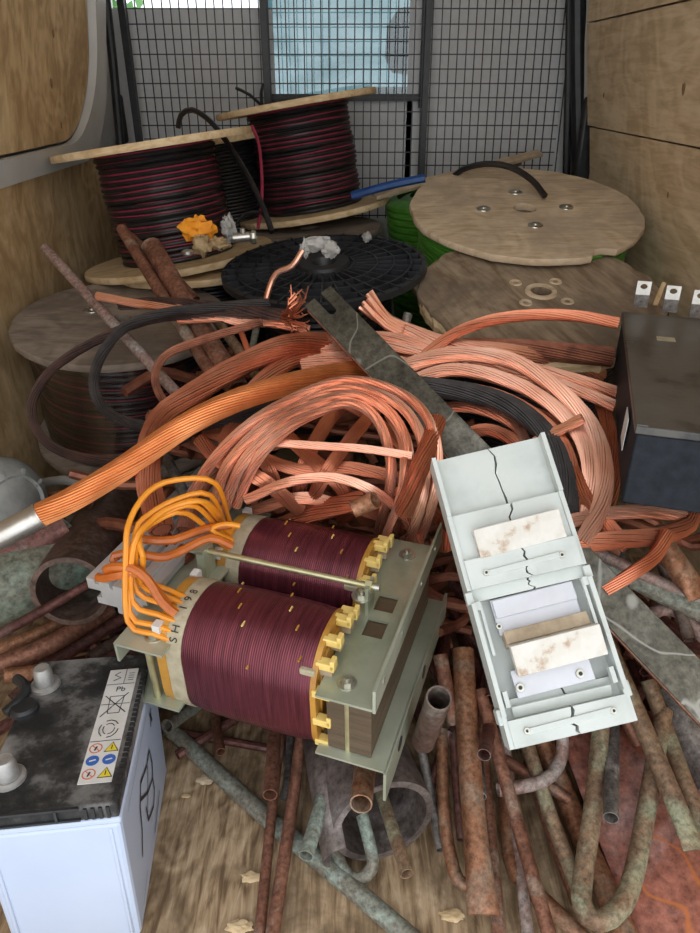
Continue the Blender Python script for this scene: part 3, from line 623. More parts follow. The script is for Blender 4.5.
# right clamps: upper with lip up, lower with lip down
def plate_with_hole():
    b = MB(); x0, x1, y0, y1 = .112, .190, -.176, .176; hx0, hx1, h = .135, .165, [(-.055, -.02), (.0, .035)]
    ys = [y0, h[0][0], h[0][1], h[1][0], h[1][1], y1]
    for i in range(5):
        ya, yb = ys[i], ys[i + 1]
        if i in (1, 3):
            b.box(((x0 + hx0) / 2, (ya + yb) / 2, zt + .002), (hx0 - x0, yb - ya, .004)); b.box(((x1 + hx1) / 2, (ya + yb) / 2, zt + .002), (x1 - hx1, yb - ya, .004))
        else: b.box(((x0 + x1) / 2, (ya + yb) / 2, zt + .002), (x1 - x0, yb - ya, .004))
    b.box((.1915, .012, zt + .018), (.004, .376, .040)); return b
upc = plate_with_hole().build('upper_clamp', 'galv', tr, smooth=0)
for y in (-.14, -.05, .06, .15): MB().cyl((.1930, y, zt + .02), (.1945, y, zt + .02), .0045, seg=12).build('rivet', 'bolt', upc)
lowc = MB().box((.158, 0, zb - .002), (.10, .352, .004)).box((.2085, .01, zb - .028), (.004, .38, .056)).build('lower_clamp', 'galv', tr, smooth=0)
for y in (-.11, .03): MB().cyl((.2098, y, zb - .022), (.2112, y, zb - .022), .011, seg=18).build('clamp_hole', 'ink', lowc)
bolt(.145, -.145, zt + .004); bolt(.15, .140, zt + .004); bolt(.12, -.005, zt + .03, .010)
bolt(.163, -.150, zb, .007)
MB().cyl((.150, -.158, zb), (.150, -.158, zt + .003), .0055, seg=12).build('tie_bolt', 'zinc', tr)
# left clamps
lc = MB().box((-.151, 0, zt + .002), (.078, .36, .004)).box((-.188, 0, zt - .014), (.004, .36, .034)).build('upper_clamp', 'galv', tr, smooth=0)
MB().box((-.151, 0, zb - .002), (.09, .35, .004)).box((-.196, 0, zb - .02), (.004, .36, .04)).build('lower_clamp', 'galv', tr, smooth=0)
bolt(-.142, -.150, zt + .004, .009); bolt(-.15, .15, zt + .004, .009)
MB().cyl((-.15, -.160, zb), (-.15, -.160, zt + .003), .0055, seg=12).build('tie_bolt', 'zinc', tr)
# through rod between the coils with its clip and nut
rod = MB().cyl((-.135, .0, zt + .047), (.142, .0, zt + .047), .0048, seg=14).build('tie_rod', 'zinc', tr)
MB().box((-.140, .0, zt + .03), (.014, .03, .052)).box((-.150, 0, zt + .052), (.03, .03, .005)).build('rod_clip', 'galv', rod, smooth=0)
MB().prism([(.010 * math.cos(k * math.pi / 3), .010 * math.sin(k * math.pi / 3)) for k in range(6)], .124, .134, Mx.Rotation(R(90), 4, 'Y') @ Mx.Identity(4)).build('nut', 'zinc', rod).location = (0, 0, zt + .047)
MB().box((.130, .0, zt + .028), (.005, .03, .05)).build('rod_bracket', 'galv', rod, smooth=0)
MB().lathe([(.0, .137), (.006, .137), (.006, .145), (0, .145)], 12, Mx.Rotation(R(90), 4, 'Y')).build('rod_end', 'bolt', rod).location = (0, 0, zt + .047)
# aluminium finned extrusion along the left edge
ex = [(-.190, zt - .035), (-.190, zt + .010), (-.182, zt + .010), (-.182, zt + .022), (-.200, zt + .022), (-.200, zt + .030), (-.215, zt + .030), (-.215, zt + .024), (-.222, zt + .024), (-.222, zt + .034),
      (-.238, zt + .034), (-.238, zt + .026), (-.244, zt + .026), (-.244, zt + .036), (-.262, zt + .036), (-.262, zt + .030), (-.270, zt + .030), (-.270, zt + .038), (-.284, zt + .038), (-.284, zt + .018), (-.262, zt + .018), (-.262, zt + .004), (-.272, zt + .004), (-.272, zt - .008), (-.238, zt - .008), (-.238, zt - .02), (-.214, zt - .02), (-.214, zt - .035)]
mb = MB(); n = len(ex); vs = [(x, y, z) for y in (-.105, .235) for x, z in ex]
mb.add(vs, [tuple(range(n)), tuple(range(2 * n - 1, n - 1, -1))] + [(i, i + n, (i + 1) % n + n, (i + 1) % n) for i in range(n)])
mb.build('heat_sink', 'alu', tr, smooth=0)
# the coils
def rrect(w, h, r, seg=8):
    pts = []
    for cx, cy, a0 in ((w / 2 - r, h / 2 - r, 0), (-w / 2 + r, h / 2 - r, 90), (-w / 2 + r, -h / 2 + r, 180), (w / 2 - r, -h / 2 + r, 270)):
        for k in range(seg + 1):
            q = R(a0 + 90 * k / seg); pts.append((cx + r * math.cos(q), cy + r * math.sin(q)))
    return pts
def sleeve(x0, x1, w, h, r, cy, cz, bulge=0, nseg=8, cap=True, th=None):
    mb = MB(); n = None; vs = []; fs = []
    for i in range(nseg + 1):
        t = i / nseg; x = x0 + (x1 - x0) * t; k = bulge * (1 - (2 * t - 1) ** 4)
        ring_ = rrect(w + k, h + k, r); n = len(ring_); vs += [(x, cy + p, cz + q) for p, q in ring_]
    for i in range(nseg):
        for k in range(n): fs.append((i * n + k, i * n + (k + 1) % n, (i + 1) * n + (k + 1) % n, (i + 1) * n + k))
    if cap: fs += [tuple(range(n - 1, -1, -1)), tuple(nseg * n + k for k in range(n))]
    return mb.add(vs, fs)
zc = (zb + zt) / 2
for y, nm in ((-.088, 'front coil'), (.088, 'rear coil')):
    c = sleeve(-.098, .100, .146, .196, .068, y, zc, .006).build('coil', 'coil', tr, label='maroon enamelled copper winding, ' + nm, smooth=50)
    sleeve(-.120, -.096, .149, .199, .068, y, zc).build('tape_band', 'tape', c)
    sleeve(-.137, -.120, .146, .196, .066, y, zc).build('end_band', 'coil_end', c)
    sleeve(.098, .106, .149, .200, .068, y, zc).build('end_band', 'coil_end', c)
    sleeve(.106, .109, .116, .165, .05, y, zc).build('inner_band', 'coil_end', c)
    for k in range(9):      # loose yellow spacer ends showing in the winding
        q = rrect(.1528, .2028, .068)[[3, 5, 7, 8, 9, 10, 11, 13, 15][k]]
        MB().box((-.07 + .15 * ((k * 5) % 9) / 8 + random.uniform(-.006, .006), y + q[0], zc + q[1]), (.0022, .010, .0022)).build('spacer_strip', 'coil_end' if k % 3 else 'yellow', c)
    for k, (py, pz) in enumerate([(.045, .09), (.018, .100), (-.022, .099), (-.050, .082), (-.068, .045), (-.070, -.01), (-.066, -.06)]):
        MB().box((.114, y + py, zc + pz * .93), (.026, .014, .012)).box((.124, y + py, zc + pz * .93 + .005), (.007, .014, .016)).build('spacer_block', 'yellow', c, smooth=0, bevel=.0015)
    for k, (py, pz) in enumerate([(.03, .08), (-.01, .085), (-.045, .07)]):
        MB().box((.112, y + py, zc + pz * .9), (.022, .018, .012)).build('spacer_block', 'tan_edge', c, smooth=0, bevel=.0015)
    for py, pz in ((-.058, .075), (.05, .083)): MB().box((-.136, y + py, zc + pz), (.012, .014, .014)).build('spacer_block', 'label', c, smooth=0)
    MB().box((.092, y - .062, zc + .068), (.022, .008, .010)).build('clear_tape', 'tape', c, bevel=.002)
for i, ch in enumerate('SH 1985 6'):      # marker writing round the tape of the front coil
    if ch == ' ': continue
    rr_ = .068; q = R(150 - 13.0 * i); yc, zcc = -.088 - .0745 + rr_, zc + .0995 - rr_; nv = V((0, math.cos(q), math.sin(q)))
    mt = frame(V((-.108, yc, zcc)) + nv * (rr_ + .0006), (0, math.sin(q), -math.cos(q)), nv)
    text(ch, .017, mt, tr)
# orange lead wires: loop up from the rear coil, over and down into the front coil
def loc(x, y, z): return TB @ V((x, y, z))
def wire(pts, r, m, parent=tr, nm='lead_wire'):
    mb = MB(); mb.tube(spline(pts, .012), r, 8); o = mb.build(nm, m, parent); return o
inv = TB.inverted()
def wp(l): return [inv @ PD(x, y, d) for x, y, d in l]
WR = [
    [(262, 522, 1.075), (245, 500, 1.06), (215, 483, 1.04), (175, 480, 1.02), (148, 492, 1.0), (130, 520, .98), (126, 550, .97), (137, 580, .96), (146, 608, .95), (176, 622, .95), (190, 623, .955)],
    [(259, 526, 1.07), (240, 507, 1.05), (205, 502, 1.03), (172, 507, 1.01), (150, 522, .99), (134, 545, .97), (138, 575, .96), (160, 592, .955), (188, 606, .955), (196, 612, .955)],
    [(257, 529, 1.07), (235, 500, 1.045), (200, 501, 1.03), (165, 512, 1.01), (143, 530, .99), (131, 550, .975), (146, 572, .965), (168, 583, .96), (192, 597, .96), (202, 604, .955)],
    [(254, 533, 1.07), (230, 512, 1.05), (195, 506, 1.03), (162, 515, 1.01), (142, 530, .99), (136, 548, .975), (153, 572, .965), (178, 586, .96), (198, 595, .96), (206, 599, .955)],
    [(250, 537, 1.07), (222, 520, 1.05), (186, 513, 1.03), (158, 520, 1.01), (139, 536, .985), (143, 556, .97), (162, 578, .965), (188, 588, .96), (202, 592, .96), (210, 594, .955)],
    [(233, 541, 1.08), (215, 533, 1.07), (213, 528, 1.07), (225, 524, 1.075), (240, 526, 1.08)],
    [(255, 531, 1.07), (238, 510, 1.05), (210, 495, 1.04), (180, 498, 1.02), (150, 514, 1.0), (135, 535, .985), (133, 560, .97), (142, 590, .96), (150, 606, .955), (172, 612, .95), (188, 618, .955)],
]
def band_pt(y0, q, out=.0): return V((-.128 - out, y0 - .073 + .066 + math.cos(R(q)) * (.066 + out), zc + .098 - .066 + math.sin(R(q)) * (.066 + out)))
for i, l in enumerate(WR):
    p = wp(l)
    if i != 5:
        q1 = [152, 128, 114, 104, 94, 0, 141][i]; q0 = [94, 101, 108, 115, 122, 0, 104][i]
        def app(y0, q, dx): return band_pt(y0, q) + V((-dx, 0, .004))
        p = [band_pt(.088, q0, -.003) + V((.012, 0, 0)), band_pt(.088, q0, .006)] + p[2:(7 if i == 0 else 6)] + [app(-.088, q1, .052) + V((0, 0, .012)), app(-.088, q1, .012), band_pt(-.088, q1, -.003) + V((.012, 0, 0))]
    wire(p, .0042, 'wire_orange')
SL = [
    [(231, 525, 1.09), (205, 529, 1.07), (172, 540, 1.04), (150, 540, 1.03), (138, 538, 1.03)],
    [(232, 546, 1.07), (210, 538, 1.055), (185, 549, 1.04), (165, 557, 1.02), (150, 556, 1.01), (133, 553, 1.005), (114, 556, 1.0), (116, 562, 1.0)],
    [(176, 614, .975), (162, 602, .975), (148, 580, .975), (132, 568, .975), (112, 567, .98), (106, 570, .985)],
    [(172, 611, .98), (158, 592, .985), (140, 574, .985), (120, 575, .98), (104, 578, .985), (98, 577, .99)],
]
for l in SL: wire(wp(l), .0066, 'wire_sleeve', nm='sleeved_lead')

# ------------------------------------------------------------------ white fuse block
tl, trc, brc, bl = PD(440, 458, 1.00), PD(553, 432, 1.00), PD(626, 722, .885), PD(500, 752, .885)
ctr = (tl + trc + brc + bl) / 4; xv = ((trc - tl) + (brc - bl)) / 2; yv = ((tl - bl) + (trc - brc)) / 2
Wb, Lb = xv.length, yv.length; FMx = frame(ctr, xv, xv.cross(yv))
fb = thing('fuse_block', 'broken white plastic fuse block with cream ceramic bars leaning on the heap', 'fuse block', FMx)
def fy(t): return Lb / 2 - t * Lb      # t: 0 at the top end, 1 at the bottom end
h = Wb / 2
def crack_halves(t0, t1, z0, z1, nm, seed, x0=-h + .006, x1=h - .006, gap=.0016, cx=.005):
    rnd = random.Random(seed); n = 7; ys = [fy(t0 + (t1 - t0) * i / n) for i in range(n + 1)]; xs_ = [cx + rnd.uniform(-.004, .004) for _ in ys]
    for sgn in (-1, 1):
        edge = [(x + sgn * gap * rnd.uniform(.3, 1.3), y) for x, y in zip(xs_, ys)]
        xo = x0 if sgn < 0 else x1
        poly = [(xo, ys[0])] + edge + [(xo, ys[-1])]
        if sgn < 0: poly = poly
        else: poly = poly[::-1]
        MB().prism(poly, z0, z1).build(nm, 'fuse_white', fb, smooth=0)
MB().box((0, 0, -.030), (Wb - .004, Lb - .004, .006)).build('base', 'fuse_white', fb, smooth=0)
crack_halves(.0, .22, -.027, -.012, 'tray_half', 1)
crack_halves(.22, .385, -.027, .0005, 'bridge_half', 2)
crack_halves(.385, .485, -.027, .010, 'shelf_half', 3)
crack_halves(.485, .525, -.027, -.006, 'step_half', 4)
crack_halves(.855, .915, -.027, -.014, 'recess_half', 5)
crack_halves(.915, 1.0, -.027, .006, 'end_shelf_half', 6, gap=.0024)
for sgn in (-1, 1):
    x = sgn * (h - .003)
    mb = MB()
    for t0, t1, z1 in [(.0, .22, .008), (.22, .485, .004), (.485, .53, -.004), (.53, .90, .010), (.90, 1.0, .004)]: mb.box((x, (fy(t0) + fy(t1)) / 2, (-.046 + z1) / 2), (.006, abs(fy(t0) - fy(t1)), z1 + .046))
    mb.build('side_wall', 'fuse_white', fb, smooth=0)
    MB().box((sgn * (h - .001), fy(.51), -.006), (.010, .016, .018)).build('catch', 'fuse_white', fb, smooth=0, bevel=.001)
    MB().box((sgn * (h - .008), fy(.54), .0), (.010, .012, .014)).build('catch', 'fuse_white', fb, smooth=0, bevel=.001)
    MB().box((sgn * (h + .001), fy(.90), -.012), (.008, .02, .03)).build('catch', 'fuse_white', fb, smooth=0, bevel=.002)
    MB().box((sgn * (h - .012), fy(.85), .0), (.006, .020, .012)).build('guide_rib', 'fuse_white', fb, smooth=0)
    MB().box((sgn * (h - .012), fy(.62), .002), (.004, .07, .006)).build('guide_rib', 'fuse_white', fb, smooth=0)
def plate(t0, t1, x0, x1, z0, z1, nm, m, rot=0, bev=.0012, tilt=0):
    o = MB().box((0, 0, 0), (x1 - x0, abs(fy(t0) - fy(t1)), z1 - z0)).build(nm, m, fb, smooth=0, bevel=bev)
    o.matrix_local = T((x0 + x1) / 2, (fy(t0) + fy(t1)) / 2, (z0 + z1) / 2) @ Mx.Rotation(R(rot), 4, 'Z') @ Mx.Rotation(R(tilt), 4, 'X'); return o
MB().box((0, fy(.945), -.034), (Wb - .004, .05, .022)).build('foot', 'fuse_white', fb, smooth=0)
plate(.285, .385, -h * .66, h * .80, .001, .016, 'ceramic_bar', 'ceramic', 1.0, tilt=8)
plate(.527, .650, -h * .66, h * .72, -.020, -.010, 'metal_plate', 'plate_white', 1.0)
plate(.530, .592, -h * .64, h * .72, -.010, -.006, 'metal_plate', 'plate_white', 1.0)
plate(.645, .690, -h * .62, h * .76, -.018, .008, 'ceramic_edge', 'tan_edge', 1.0, tilt=-15)
plate(.685, .785, -h * .60, h * .84, .004, .020, 'ceramic_bar', 'ceramic', 1.2, tilt=10)
plate(.765, .855, -h * .66, h * .60, -.016, -.004, 'metal_plate', 'plate_white', 1.0)
plate(.875, .915, -h * .80, h * .80, -.010, -.006, 'slope', 'fuse_white', 0, tilt=25)
for t, x0, x1, z in ((.440, -.05, .05, .010), (.955, -.055, .055, .006)):
    plate(t - .010, t + .010, x0, x1, z, z + .0025, 'retaining_strip', 'fuse_white', 1.5, .0008)
def screw(x, t, z, r=.0042):
    o = MB().lathe([(0, -.001), (r * .45, -.001), (r * .5, .0022), (r, .0022), (r * 1.1, 0)], 14).build('screw', 'bolt', fb); o.matrix_local = T(x, fy(t), z)
    k = MB().lathe([(0, .0012), (r * .45, .0012)], 6).build('screw_socket', 'ink', o)
for x, t, z in ((-.052, .44, .011), (.052, .44, .011), (-.056, .955, .007), (.056, .955, .007), (-.048, .825, -.003), (.032, .825, -.003), (-.052, .62, -.009)): screw(x, t, z, .0055 if t == .825 else .004)

# ------------------------------------------------------------------ battery
f_r, b_r = PZ(117, 803, .278), PZ(151, 652, .252)
yax = (b_r - f_r).normalized(); xax = V((yax.y, -yax.x, 0)).normalized(); zax = xax.cross(yax).normalized()
Lq, Wq, Hq = (b_r - f_r).length, .172, .255
BMx = Mx((xax, yax, zax)).transposed().to_4x4(); BMx.translation = f_r - zax * .255 - xax * Wq / 2 + yax * Lq / 2
bat = thing('car_battery', 'white car battery with a dusty black lid in the lower left corner', 'battery', BMx)
mb = MB(); t = .003; hb = .222
vs = []
for z, s in ((0.002, -t), (hb, 0)): vs += [(a * (Wq / 2 + s), b * (Lq / 2 + s * .5), z) for a, b in ((-1, -1), (1, -1), (1, 1), (-1, 1))]
mb.add(vs, [(3, 2, 1, 0), (4, 5, 6, 7), (0, 1, 5, 4), (1, 2, 6, 5), (2, 3, 7, 6), (3, 0, 4, 7)])
mb.build('case', 'batt_white', bat, smooth=0, bevel=.006)
for x in (-.072, .072): MB().box((x, -Lq / 2 + .0005, hb / 2), (.005, .004, hb * .92)).build('case_rib', 'batt_white', bat, bevel=.0015)
MB().box((0, 0, hb + .004), (Wq + .003, Lq + .003, .010)).build('case_rim', 'batt_white', bat, bevel=.003)
lid = MB().box((0, 0, hb + .020), (Wq - .001, Lq - .001, .025)).build('lid', 'batt_lid', bat, bevel=.003)
zl = hb + .0325
for i in range(26): MB().box((Wq / 2 - .0035, -Lq / 2 + .012 + i * .0092, zl - .001), (.007, .0055, .005)).build('lid_rib', 'plastic_black', lid, smooth=0)
for i in range(4): MB().box((Wq / 2 - .012 - i * .009, -Lq / 2 - .0005, zl - .012), (.004, .003, .018)).build('lid_rib', 'plastic_black', lid, smooth=0)
MB().box((-.02, -Lq / 2 - .001, zl - .001), (.12, .003, .003)).box((-.02, -Lq / 2 - .001, zl - .02), (.12, .003, .003)).box((.012, -Lq / 2 - .001, zl - .010), (.003, .003, .02)).build('lid_lip', 'plastic_black', lid, smooth=0)
for x, y in ((-.060, .085), (-.058, -.088)):
    MB().lathe([(.022, -.001), (.021, .004), (.0165, .006), (.0145, .005), (.0125, .030), (.0105, .033), (0, .033)], 24, T(x, y, zl)).build('terminal_post', 'lead', bat)
MB().lathe([(.0, .010), (.016, .010), (.02, .006), (.02, 0)], 20, T(-.075, .035, zl)).build('filler_cap', 'plastic_black', bat)
MB().tube(spline([(-.105, .10, zl + .004), (-.088, .08, zl + .008), (-.082, .055, zl + .008), (-.10, .03, zl + .002)], .015), .008, 10).build('terminal_cover', 'plastic_black', bat)
lx = .052
lab_ = MB().box((lx, -.002, zl + .0006), (.042, .215, .0012)).build('label_sticker', 'label', bat, smooth=0)
zp = zl + .0014
def flat_poly(pts, m, nm='print', par=lab_, z=zp):
    MB().prism(pts, z, z + .0003).build(nm, m, par, smooth=0)
def flat_ring(cx, cy, r, wd, m, seg=20):
    MB().lathe([(r - wd, 0), (r, 0), (r, .0003), (r - wd, .0003)], seg, T(cx, cy, zp), closed=True).build('print', m, lab_, smooth=0)
def disc(cx, cy, r, m): flat_poly([(cx + r * math.cos(2 * math.pi * k / 20), cy + r * math.sin(2 * math.pi * k / 20)) for k in range(20)], m)
def stroke(pts, wd, m='ink', par=lab_, z=zp + .0002):
    mb = MB()
    for (x0, y0), (x1, y1) in zip(pts, pts[1:]):
        dx, dy = x1 - x0, y1 - y0; l = math.hypot(dx, dy); nx, ny = -dy / l * wd / 2, dx / l * wd / 2
        mb.prism([(x0 + nx, y0 + ny), (x0 - nx, y0 - ny), (x1 - nx, y1 - ny), (x1 + nx, y1 + ny)], z, z + .0003)
    mb.build('print', m, par, smooth=0)
for y in (-.040, .030, .072): stroke([(lx - .020, y), (lx + .020, y)], .0008)
stroke([(lx + .004, .072), (lx + .004, .105)], .0007)
for k, (cx, cy, kind) in enumerate([(-.010, -.095, 'r'), (.011, -.095, 'y'), (-.010, -.073, 'b'), (.011, -.073, 'b'), (-.010, -.052, 'r'), (.011, -.052, 'y')]):
    cx += lx
    if kind == 'r': flat_ring(cx, cy, .0085, .0014, 'ink_red'); stroke([(cx - .005, cy + .005), (cx + .005, cy - .005)], .001, 'ink_red'); stroke([(cx - .001, cy - .004), (cx + .001, cy + .003)], .002)
    elif kind == 'b': disc(cx, cy, .0085, 'ink_blue'); stroke([(cx - .004, cy - .001), (cx + .004, cy + .001)], .002, 'label')
    else: flat_poly([(cx - .0095, cy - .0075), (cx + .0095, cy - .0075), (cx, cy + .009)], 'ink'); flat_poly([(cx - .0078, cy - .0065), (cx + .0078, cy - .0065), (cx, cy + .0072)], 'ink_yellow', z=zp + .0003); stroke([(cx, cy - .004), (cx, cy + .003)], .0012, z=zp + .0006)
# recycling loop, crossed-out bin and Pb
for k in range(3):
    a0 = 2 * math.pi * k / 3 + .5
    stroke([(lx + .013 * math.cos(a0 + u) * 1.0, -.018 + .016 * math.sin(a0 + u)) for u in (0, .5, 1.0, 1.5)], .0012)
    stroke([(lx + .008 * math.cos(a0 + u), -.018 + .010 * math.sin(a0 + u)) for u in (0, .6, 1.2, 1.7)], .0010)
stroke([(lx - .017, .006), (lx + .015, .052)], .0012); stroke([(lx + .017, .012), (lx - .017, .048)], .0012)
stroke([(lx - .008, .012), (lx - .010, .046), (lx + .010, .046), (lx + .008, .012), (lx - .008, .012)], .0009)
text('Pb', .014, T(lx + .002, .061, zp), lab_)
stroke([(lx - .012, .080), (lx - .002, .086), (lx - .012, .093), (lx - .004, .099)], .0009)
for y in (.080, .085, .090, .095): stroke([(lx + .009, y), (lx + .017, y)], .0008)
# big printed mark on the right side of the case
fo = BMx @ V((Wq / 2 - t / 2 * .9 + .0, 0, hb / 2)); nrm = (BMx.to_3x3() @ V((hb, 0, -t * 0 - .0))).normalized(); nrm = (BMx.to_3x3() @ V((1, 0, -t / hb))).normalized()
fo = BMx @ V((Wq / 2 - t / 2, 0, hb / 2)); iB = BMx.inverted()
def mark(pl, wd):
    mb = MB()
    q = [PP(x, y, fo, nrm) for x, y in pl]
    for p0, p1 in zip(q, q[1:]):
        dv = (p1 - p0).normalized(); sd = dv.cross(nrm) * wd / 2; e = nrm * .0012
        vv = [p0 + sd + e, p0 - sd + e, p1 - sd + dv * wd * .3 + e, p1 + sd + dv * wd * .3 + e]; mb.add([iB @ v for v in vv], [(0, 1, 2, 3)])
    mb.build('printed_mark', 'ink', bat, smooth=0)
mark([(148.5, 750), (146, 766), (140, 783), (139.5, 808), (141.5, 830), (142, 856)], .0050)
mark([(148.5, 750), (151.5, 763), (152, 778), (147.5, 792), (140, 800)], .0050)
mark([(152, 778), (154, 790), (153, 806), (148, 820), (145.5, 808)], .0050); mark([(147, 766), (147.2, 812)], .0035)
mark([(150.2, 708), (150.2, 726)], .0040); mark([(149, 714), (151.3, 720)], .006)
mark([(145.5, 715), (127, 812)], .0009); mark([(159, 790), (154.5, 832)], .0035); mark([(147, 870), (143, 905)], .0012)

# ------------------------------------------------------------------ black box with three tabs
zt2 = .655
c_f, c_b = PZ(636, 426, zt2), PZ(622, 312, zt2); ye = (c_b - c_f); Dp = V((ye.x, ye.y, 0)).length; ye = V((ye.x, ye.y, 0)).normalized(); xe = V((ye.y, -ye.x, 0))
Wk, Hk = .24, .118
KM = Mx((xe, ye, V((0, 0, 1)))).transposed().to_4x4(); KM.translation = V((c_f.x, c_f.y, zt2 - Hk)) + xe * Wk / 2 + ye * Dp / 2
bxo = thing('battery_box', 'black rectangular industrial battery with three metal tabs at the right edge', 'battery', KM)
MB().box((0, 0, Hk * .45), (Wk - .006, Dp - .004, Hk * .9)).build('case', 'box_front', bxo, bevel=.003)
MB().box((0, 0, Hk * .95), (Wk, Dp, Hk * .10)).build('lid', 'box_top', bxo, bevel=.002)
MB().box((-Wk / 2 + .008, 0, Hk + .001), (.014, Dp - .004, .002)).build('lid_edge', 'box_top', bxo, smooth=0)
MB().box((-Wk / 2 - .0006, -Dp * .30, Hk * .55), (.0012, .045, .05)).build('side_label', 'label', bxo, smooth=0)
MB().box((-Wk * .22, Dp * .22, Hk + .0004), (.03, .022, .0006)).build('faint_label', 'tape', bxo, smooth=0)
for px, py in ((640, 307), (669, 312), (696, 317)):
    pw = iK = KM.inverted() @ PZ(px, py, zt2); tb = thing('tab', None, None); tb.parent = bxo; tb.matrix_local = T(pw.x, pw.y, Hk) @ Mx.Rotation(R(-5), 4, 'X')
    MB().box((0, 0, .012), (.026, .004, .024)).build('tab_foot', 'pipe_grey', tb, smooth=0)
    hb_ = MB(); o8 = [(.013 * sx_, .024 + .026 * sz_) for sx_, sz_ in ((-1, 0), (1, 0), (1, 1), (-1, 1))]
    hole_ = [(.0068 * math.cos(R(a_)), .040 + .005 * math.sin(R(a_))) for a_ in range(0, 360, 30)]
    outer_ = [(max(-.013, min(.013, .03 * math.cos(R(a_)))), .037 + max(-.013, min(.013, .03 * math.sin(R(a_))))) for a_ in range(0, 360, 30)]
    vs = []
    for yy in (-.002, .002): vs += [(x, yy, z) for x, z in outer_] + [(x, yy, z) for x, z in hole_]
    fs_ = []
    for k in range(12):
        j = (k + 1) % 12; fs_ += [(k, j, 12 + j, 12 + k), (24 + k, 36 + k, 36 + j, 24 + j), (k, 24 + k, 24 + j, j), (12 + k, 12 + j, 36 + j, 36 + k)]
    hb_.add(vs, fs_); hb_.build('tab_plate', 'tin', tb, smooth=0)

# ------------------------------------------------------------------ pipes
def pipe(label, pts, w, m, wall=.0013, ends=None, mode='z', group='scrap copper pipes', name='copper_pipe', flat_end=None, flare=None, sides=14, step=.025):
    P3 = [PZ(*p) if mode == 'z' else PD(*p) for p in pts]
    d = sum((p - C0).dot(FW) for p in P3) / len(P3); r = w / 2 * d / F; path = spline(P3, step); n = len(path)
    rad = [r] * n; flat = None
    if flat_end:
        flat = [1] * n; k = max(1, int(n * flat_end))
        if len(path) < 10:
            path = [path[0].lerp(path[-1], i / 14) for i in range(15)]; n = 15; rad = [r] * n; flat = [1] * n; k = max(2, int(15 * flat_end))
        for i in range(k): flat[n - 1 - i] = .22 + .78 * (i / k)
    mb = MB(); mb.tube(path, rad, sides, wall=max(wall, r * .14), flat=flat)
    return mb.build(name, m, None, label, 'pipe', group)
pipe('long straight verdigris pipe lying diagonally on the plywood floor', [(170, 729, .022), (262, 813, .018), (345, 882, .018), (430, 955, .018)], 18, 'pipe_green')
pipe('short verdigris pipe stub with open end above the battery edge', [(196, 706, .03), (167, 726, .07)], 13, 'pipe_green')
pipe('thin dark wire-wrapped pipe end under the front coil', [(214, 706, .03), (217, 728, .04), (221, 752, .05)], 9, 'pipe_rust')
pipe('short reddish pipe with open end hanging below the front coil', [(277, 690, .09), (274, 745, .10), (270, 795, .11)], 14, 'pipe_rust')
pipe('thin red-brown pipe running down left of its longer neighbour', [(284, 700, .10), (272, 810, .045), (259, 940, .03)], 10.5, 'pipe_rust')
pipe('long red-brown pipe with green lower end under the coils', [(306, 700, .12), (290, 820, .06), (270, 950, .035)], 13, 'pipe_rust')
pipe('grey pipe behind the red-brown pair under the coils', [(292, 720, .05), (288, 780, .03), (284, 800, .02)], 9, 'pipe_grey')
pipe('grey-green pipe with dark open end left of the large tube', [(346, 700, .08), (328, 780, .09), (306, 856, .10)], 14, 'pipe_green')
pipe('orange-brown pipe with open end over the mouth of the large tube', [(371, 705, .14), (366, 760, .165), (361, 804, .185)], 21, 'pipe_copper')
pipe('mottled thin pipe sticking out of the large grey tube', [(372, 765, .05), (388, 815, .06), (407, 874, .07)], 13, 'pipe_mix')
pipe('bent grey-green pipe hooked at the mouth of the large tube', [(362, 815, .06), (371, 850, .04), (372, 868, .03), (358, 880, .02), (342, 868, .022), (330, 835, .03)], 13, 'pipe_green')
pipe('dark pipe with round open end beside the lower clamp corner', [(423, 742, 1.04), (431, 720, .99), (439, 698, .93)], 25, 'tube_brown', mode='d')
pipe('brown pipe with flared end between clamp and fuse block', [(440, 655, .20), (448, 695, .16), (455, 725, .13)], 15, 'pipe_rust')
pipe('thin maroon pipe slanting below the lower clamp corner', [(449, 730, .10), (438, 765, .06), (425, 802, .04)], 11, 'pipe_maroon')
pipe('copper pipe whose lower end hooks to the right above the floor', [(442, 730, .10), (443, 800, .06), (449, 850, .04), (458, 880, .03), (468, 885, .03)], 13, 'pipe_copper')
pipe('wide copper pipe with crushed flat end pointing at the viewer', [(463, 650, .20), (468, 740, .13), (475, 830, .08), (484, 915, .05)], 24, 'pipe_copper', flat_end=.2)
pipe('short maroon pipe with open end against the fuse block corner', [(493, 690, .12), (490, 725, .14), (484, 755, .16)], 13, 'pipe_maroon')
pipe('brown pipe running behind the crushed copper pipe', [(478, 700, .12), (488, 810, .05), (500, 945, .02)], 13, 'pipe_rust')
pipe('small grey open pipe end between two brown pipes', [(478, 755, .08), (482, 797, .10)], 9, 'pipe_grey')
pipe('long mottled red pipe from the fuse block down to the bottom edge', [(480, 690, .17), (508, 790, .10), (552, 945, .05)], 14, 'pipe_rust')
pipe('green-streaked flat pipe left of the red sheet', [(526, 740, .10), (552, 820, .06), (585, 905, .03)], 15, 'pipe_mix')
pipe('dark brown wide pipe along the edge of the red sheet', [(540, 735, .08), (575, 820, .04), (632, 950, .03)], 23, 'pipe_copper')
pipe('thin brown pipe just left of the dark wide pipe', [(528, 760, .06), (550, 830, .035), (580, 910, .02)], 12, 'pipe_rust')
pipe('copper pipe bending right along the floor near the bottom edge', [(505, 790, .04), (508, 840, .03), (516, 875, .025), (545, 902, .02), (590, 945, .02)], 16, 'pipe_copper')
pipe('pinkish curved pipe hooking under the fuse block bottom', [(498, 790, .09), (530, 785, .09), (552, 775, .09), (562, 755, .10), (562, 735, .12)], 13, 'pipe_pink')
